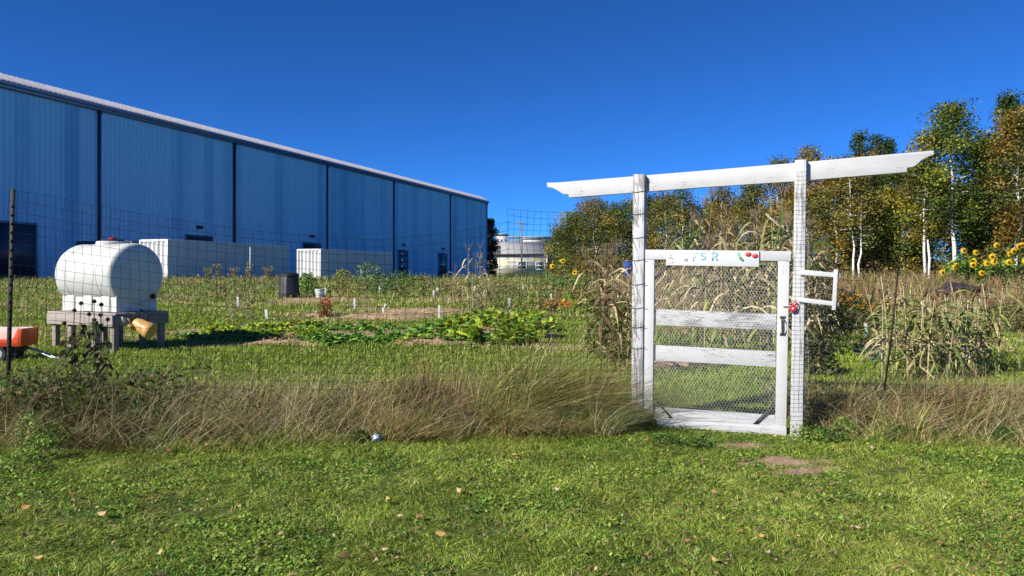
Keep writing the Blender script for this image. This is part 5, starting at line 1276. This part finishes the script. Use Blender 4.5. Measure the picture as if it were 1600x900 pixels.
a = Acc()                                               # undergrowth at the foot of the wood
n = 26000; px = RNG.uniform(860, 1680, n); Y = np.interp(px, [860, 1680], [58, 34])+RNG.uniform(-2, 8, n); X = (px-CX)/F*Y
P = lay(X, Y); P[:, 2] += RNG.random(n)**1.2*np.clip(.6+1.6*vnoise(X, Y, 3, 81), .3, 2)
leafcards(a, P, .12+.16*RNG.random(n), jitter(pick([(.12, .075, .03), (.16, .10, .04), (.08, .085, .025), (.20, .16, .03), (.05, .06, .02)], n), n, .3), .3, .6)
tag(a.build('undergrowth', MT['crown']), 'brown and olive undergrowth at the foot of the wood', 'undergrowth', kind='stuff')

for k, (px, py, rx, rz_, dk) in enumerate(((30, 735, .22, .12, 0), (62, 720, .18, .22, 0), (48, 705, .14, .34, 0), (85, 700, .16, .2, 0), (255, 690, .10, .12, 0), (300, 684, .10, .14, 1), (790, 655, .16, .2, 1), (820, 660, .14, .14, 1),
        (872, 658, .16, .12, 0), (930, 665, .18, .10, 0), (965, 668, .14, .10, 0), (1262, 690, .16, .14, 0), (1295, 692, .15, .13, 1), (1320, 684, .12, .16, 0), (1400, 690, .1, .12, 1), (1045, 690, .16, .07, 1), (1090, 694, .14, .06, 1), (560, 690, .1, .1, 1), (1570, 700, .12, .14, 1))):
    p = gp(px, py); bushy('weed_plant', p, 300, rx, rz_*.8, [[(.10, .17, .03), (.14, .20, .035)], [(.05, .095, .022), (.08, .13, .028)]][dk], .028, ['light green leafy weed at the foot of the dry grass by the lawn edge', 'dark green leafy weed at the foot of the dry grass by the lawn edge'][dk], 'weed', ['light green weeds at the lawn edge', 'dark green weeds at the lawn edge'][dk], None, None, .05, 4)
a = Acc()                                               # straw and dead leaves over the bare beds
for cx, cy, rx, ry, ro in BARE[3:]:
    n = int(2600*rx*ry)+300; r_ = np.sqrt(RNG.random(n))*1.75; t_ = RNG.random(n)*2*PI; dx, dy = rx*r_*np.cos(t_), ry*r_*np.sin(t_)
    X = cx+dx*math.cos(ro)-dy*math.sin(ro); Y = cy+dx*math.sin(ro)+dy*math.cos(ro); k = vnoise(X, Y, .35, 91) > .36; X, Y = X[k], Y[k]; n = len(X)
    P = lay(X, Y); P[:, 2] += .03+.10*RNG.random(n)*np.clip(1.4-r_[k], 0, 1)
    leafcards(a, P, .03+.07*RNG.random(n)**2, jitter(pick([(.22, .15, .08), (.12, .075, .045), (.32, .24, .13), (.10, .13, .03), (.08, .05, .035)], n, [.26, .24, .2, .18, .12]), n, .3), .5, .5)
tag(a.build('bed_litter', MT['dry']), 'straw and dead leaves strewn over the bare garden beds', 'litter', kind='stuff')
# ------------------------------------------------------------------ fallen leaves on the lawn
FLV = [(472, 703), (324, 700), (374, 793), (376, 817), (218, 779), (94, 827), (175, 854), (113, 775), (583, 772), (604, 786), (570, 737), (526, 755), (625, 812), (654, 813), (717, 772), (729, 811), (730, 800), (902, 803), (840, 826),
       (602, 865), (768, 865), (539, 875), (585, 885), (820, 850), (870, 770), (993, 746), (977, 829), (654, 664), (805, 712), (807, 718), (899, 661), (979, 660), (1010, 690), (1155, 838), (1190, 848), (1266, 815), (1340, 832),
       (1300, 880), (1280, 856), (1402, 897), (1418, 681), (1365, 710), (1313, 686), (1293, 667), (1400, 632), (1450, 702), (1438, 714), (1576, 856), (1577, 827), (1198, 878), (1117, 771), (1118, 890), (1470, 860), (1375, 780), (1500, 810), (1540, 770),
       (40, 800), (25, 722), (300, 740), (250, 870), (60, 880), (350, 860), (440, 838), (480, 785), (688, 842), (760, 735), (930, 765), (1060, 800), (1075, 860), (1220, 770), (1330, 760), (1590, 805), (265, 707), (540, 700), (905, 870), (1010, 880), (160, 810), (1440, 745)]
for k, (px, py) in enumerate(FLV):
    rng = np.random.default_rng(k); p = gp(px, py); s_ = rng.uniform(.016, .030); th = rng.random()*6.28; a = Acc(); d = np.array([math.cos(th), math.sin(th), 0]); sd_ = np.array([-d[1], d[0], rng.normal(0, .6)])
    t = np.linspace(0, 1, 6); cu = rng.uniform(-.6, .9)
    P = np.array(p)+np.array([0, 0, .046])+d*(2*s_*(t-.5))[:, None]+np.array([0, 0, 1])*(s_*(cu*(t-.5)**2*2+rng.normal(0, .25)*t))[:, None]
    big = k in (33, 47, 7, 57)
    base = np.array([(.62, .42, .24), (.55, .30, .12), (.66, .50, .34), (.40, .20, .10), (.68, .46, .16)])[rng.integers(5)]
    ribbon(a, P, s_*.62*np.array([.12, .8, 1, .85, .5, .04]), sd_, rng.uniform(.1, .8), base*rng.uniform(.8, 1.1))
    tube(a, [P[0], P[0]-d*s_*.6+np.array([0, 0, .004])], .0012, 3, col=base*.6)
    tag(a.build('fallen_leaf', MT['dry'], origin=p), 'small dry tan fallen leaf lying on the lawn', 'fallen leaf', 'fallen leaves scattered over the lawn')
for o in bpy.data.objects:
    if '_o' in o: del o['_o']
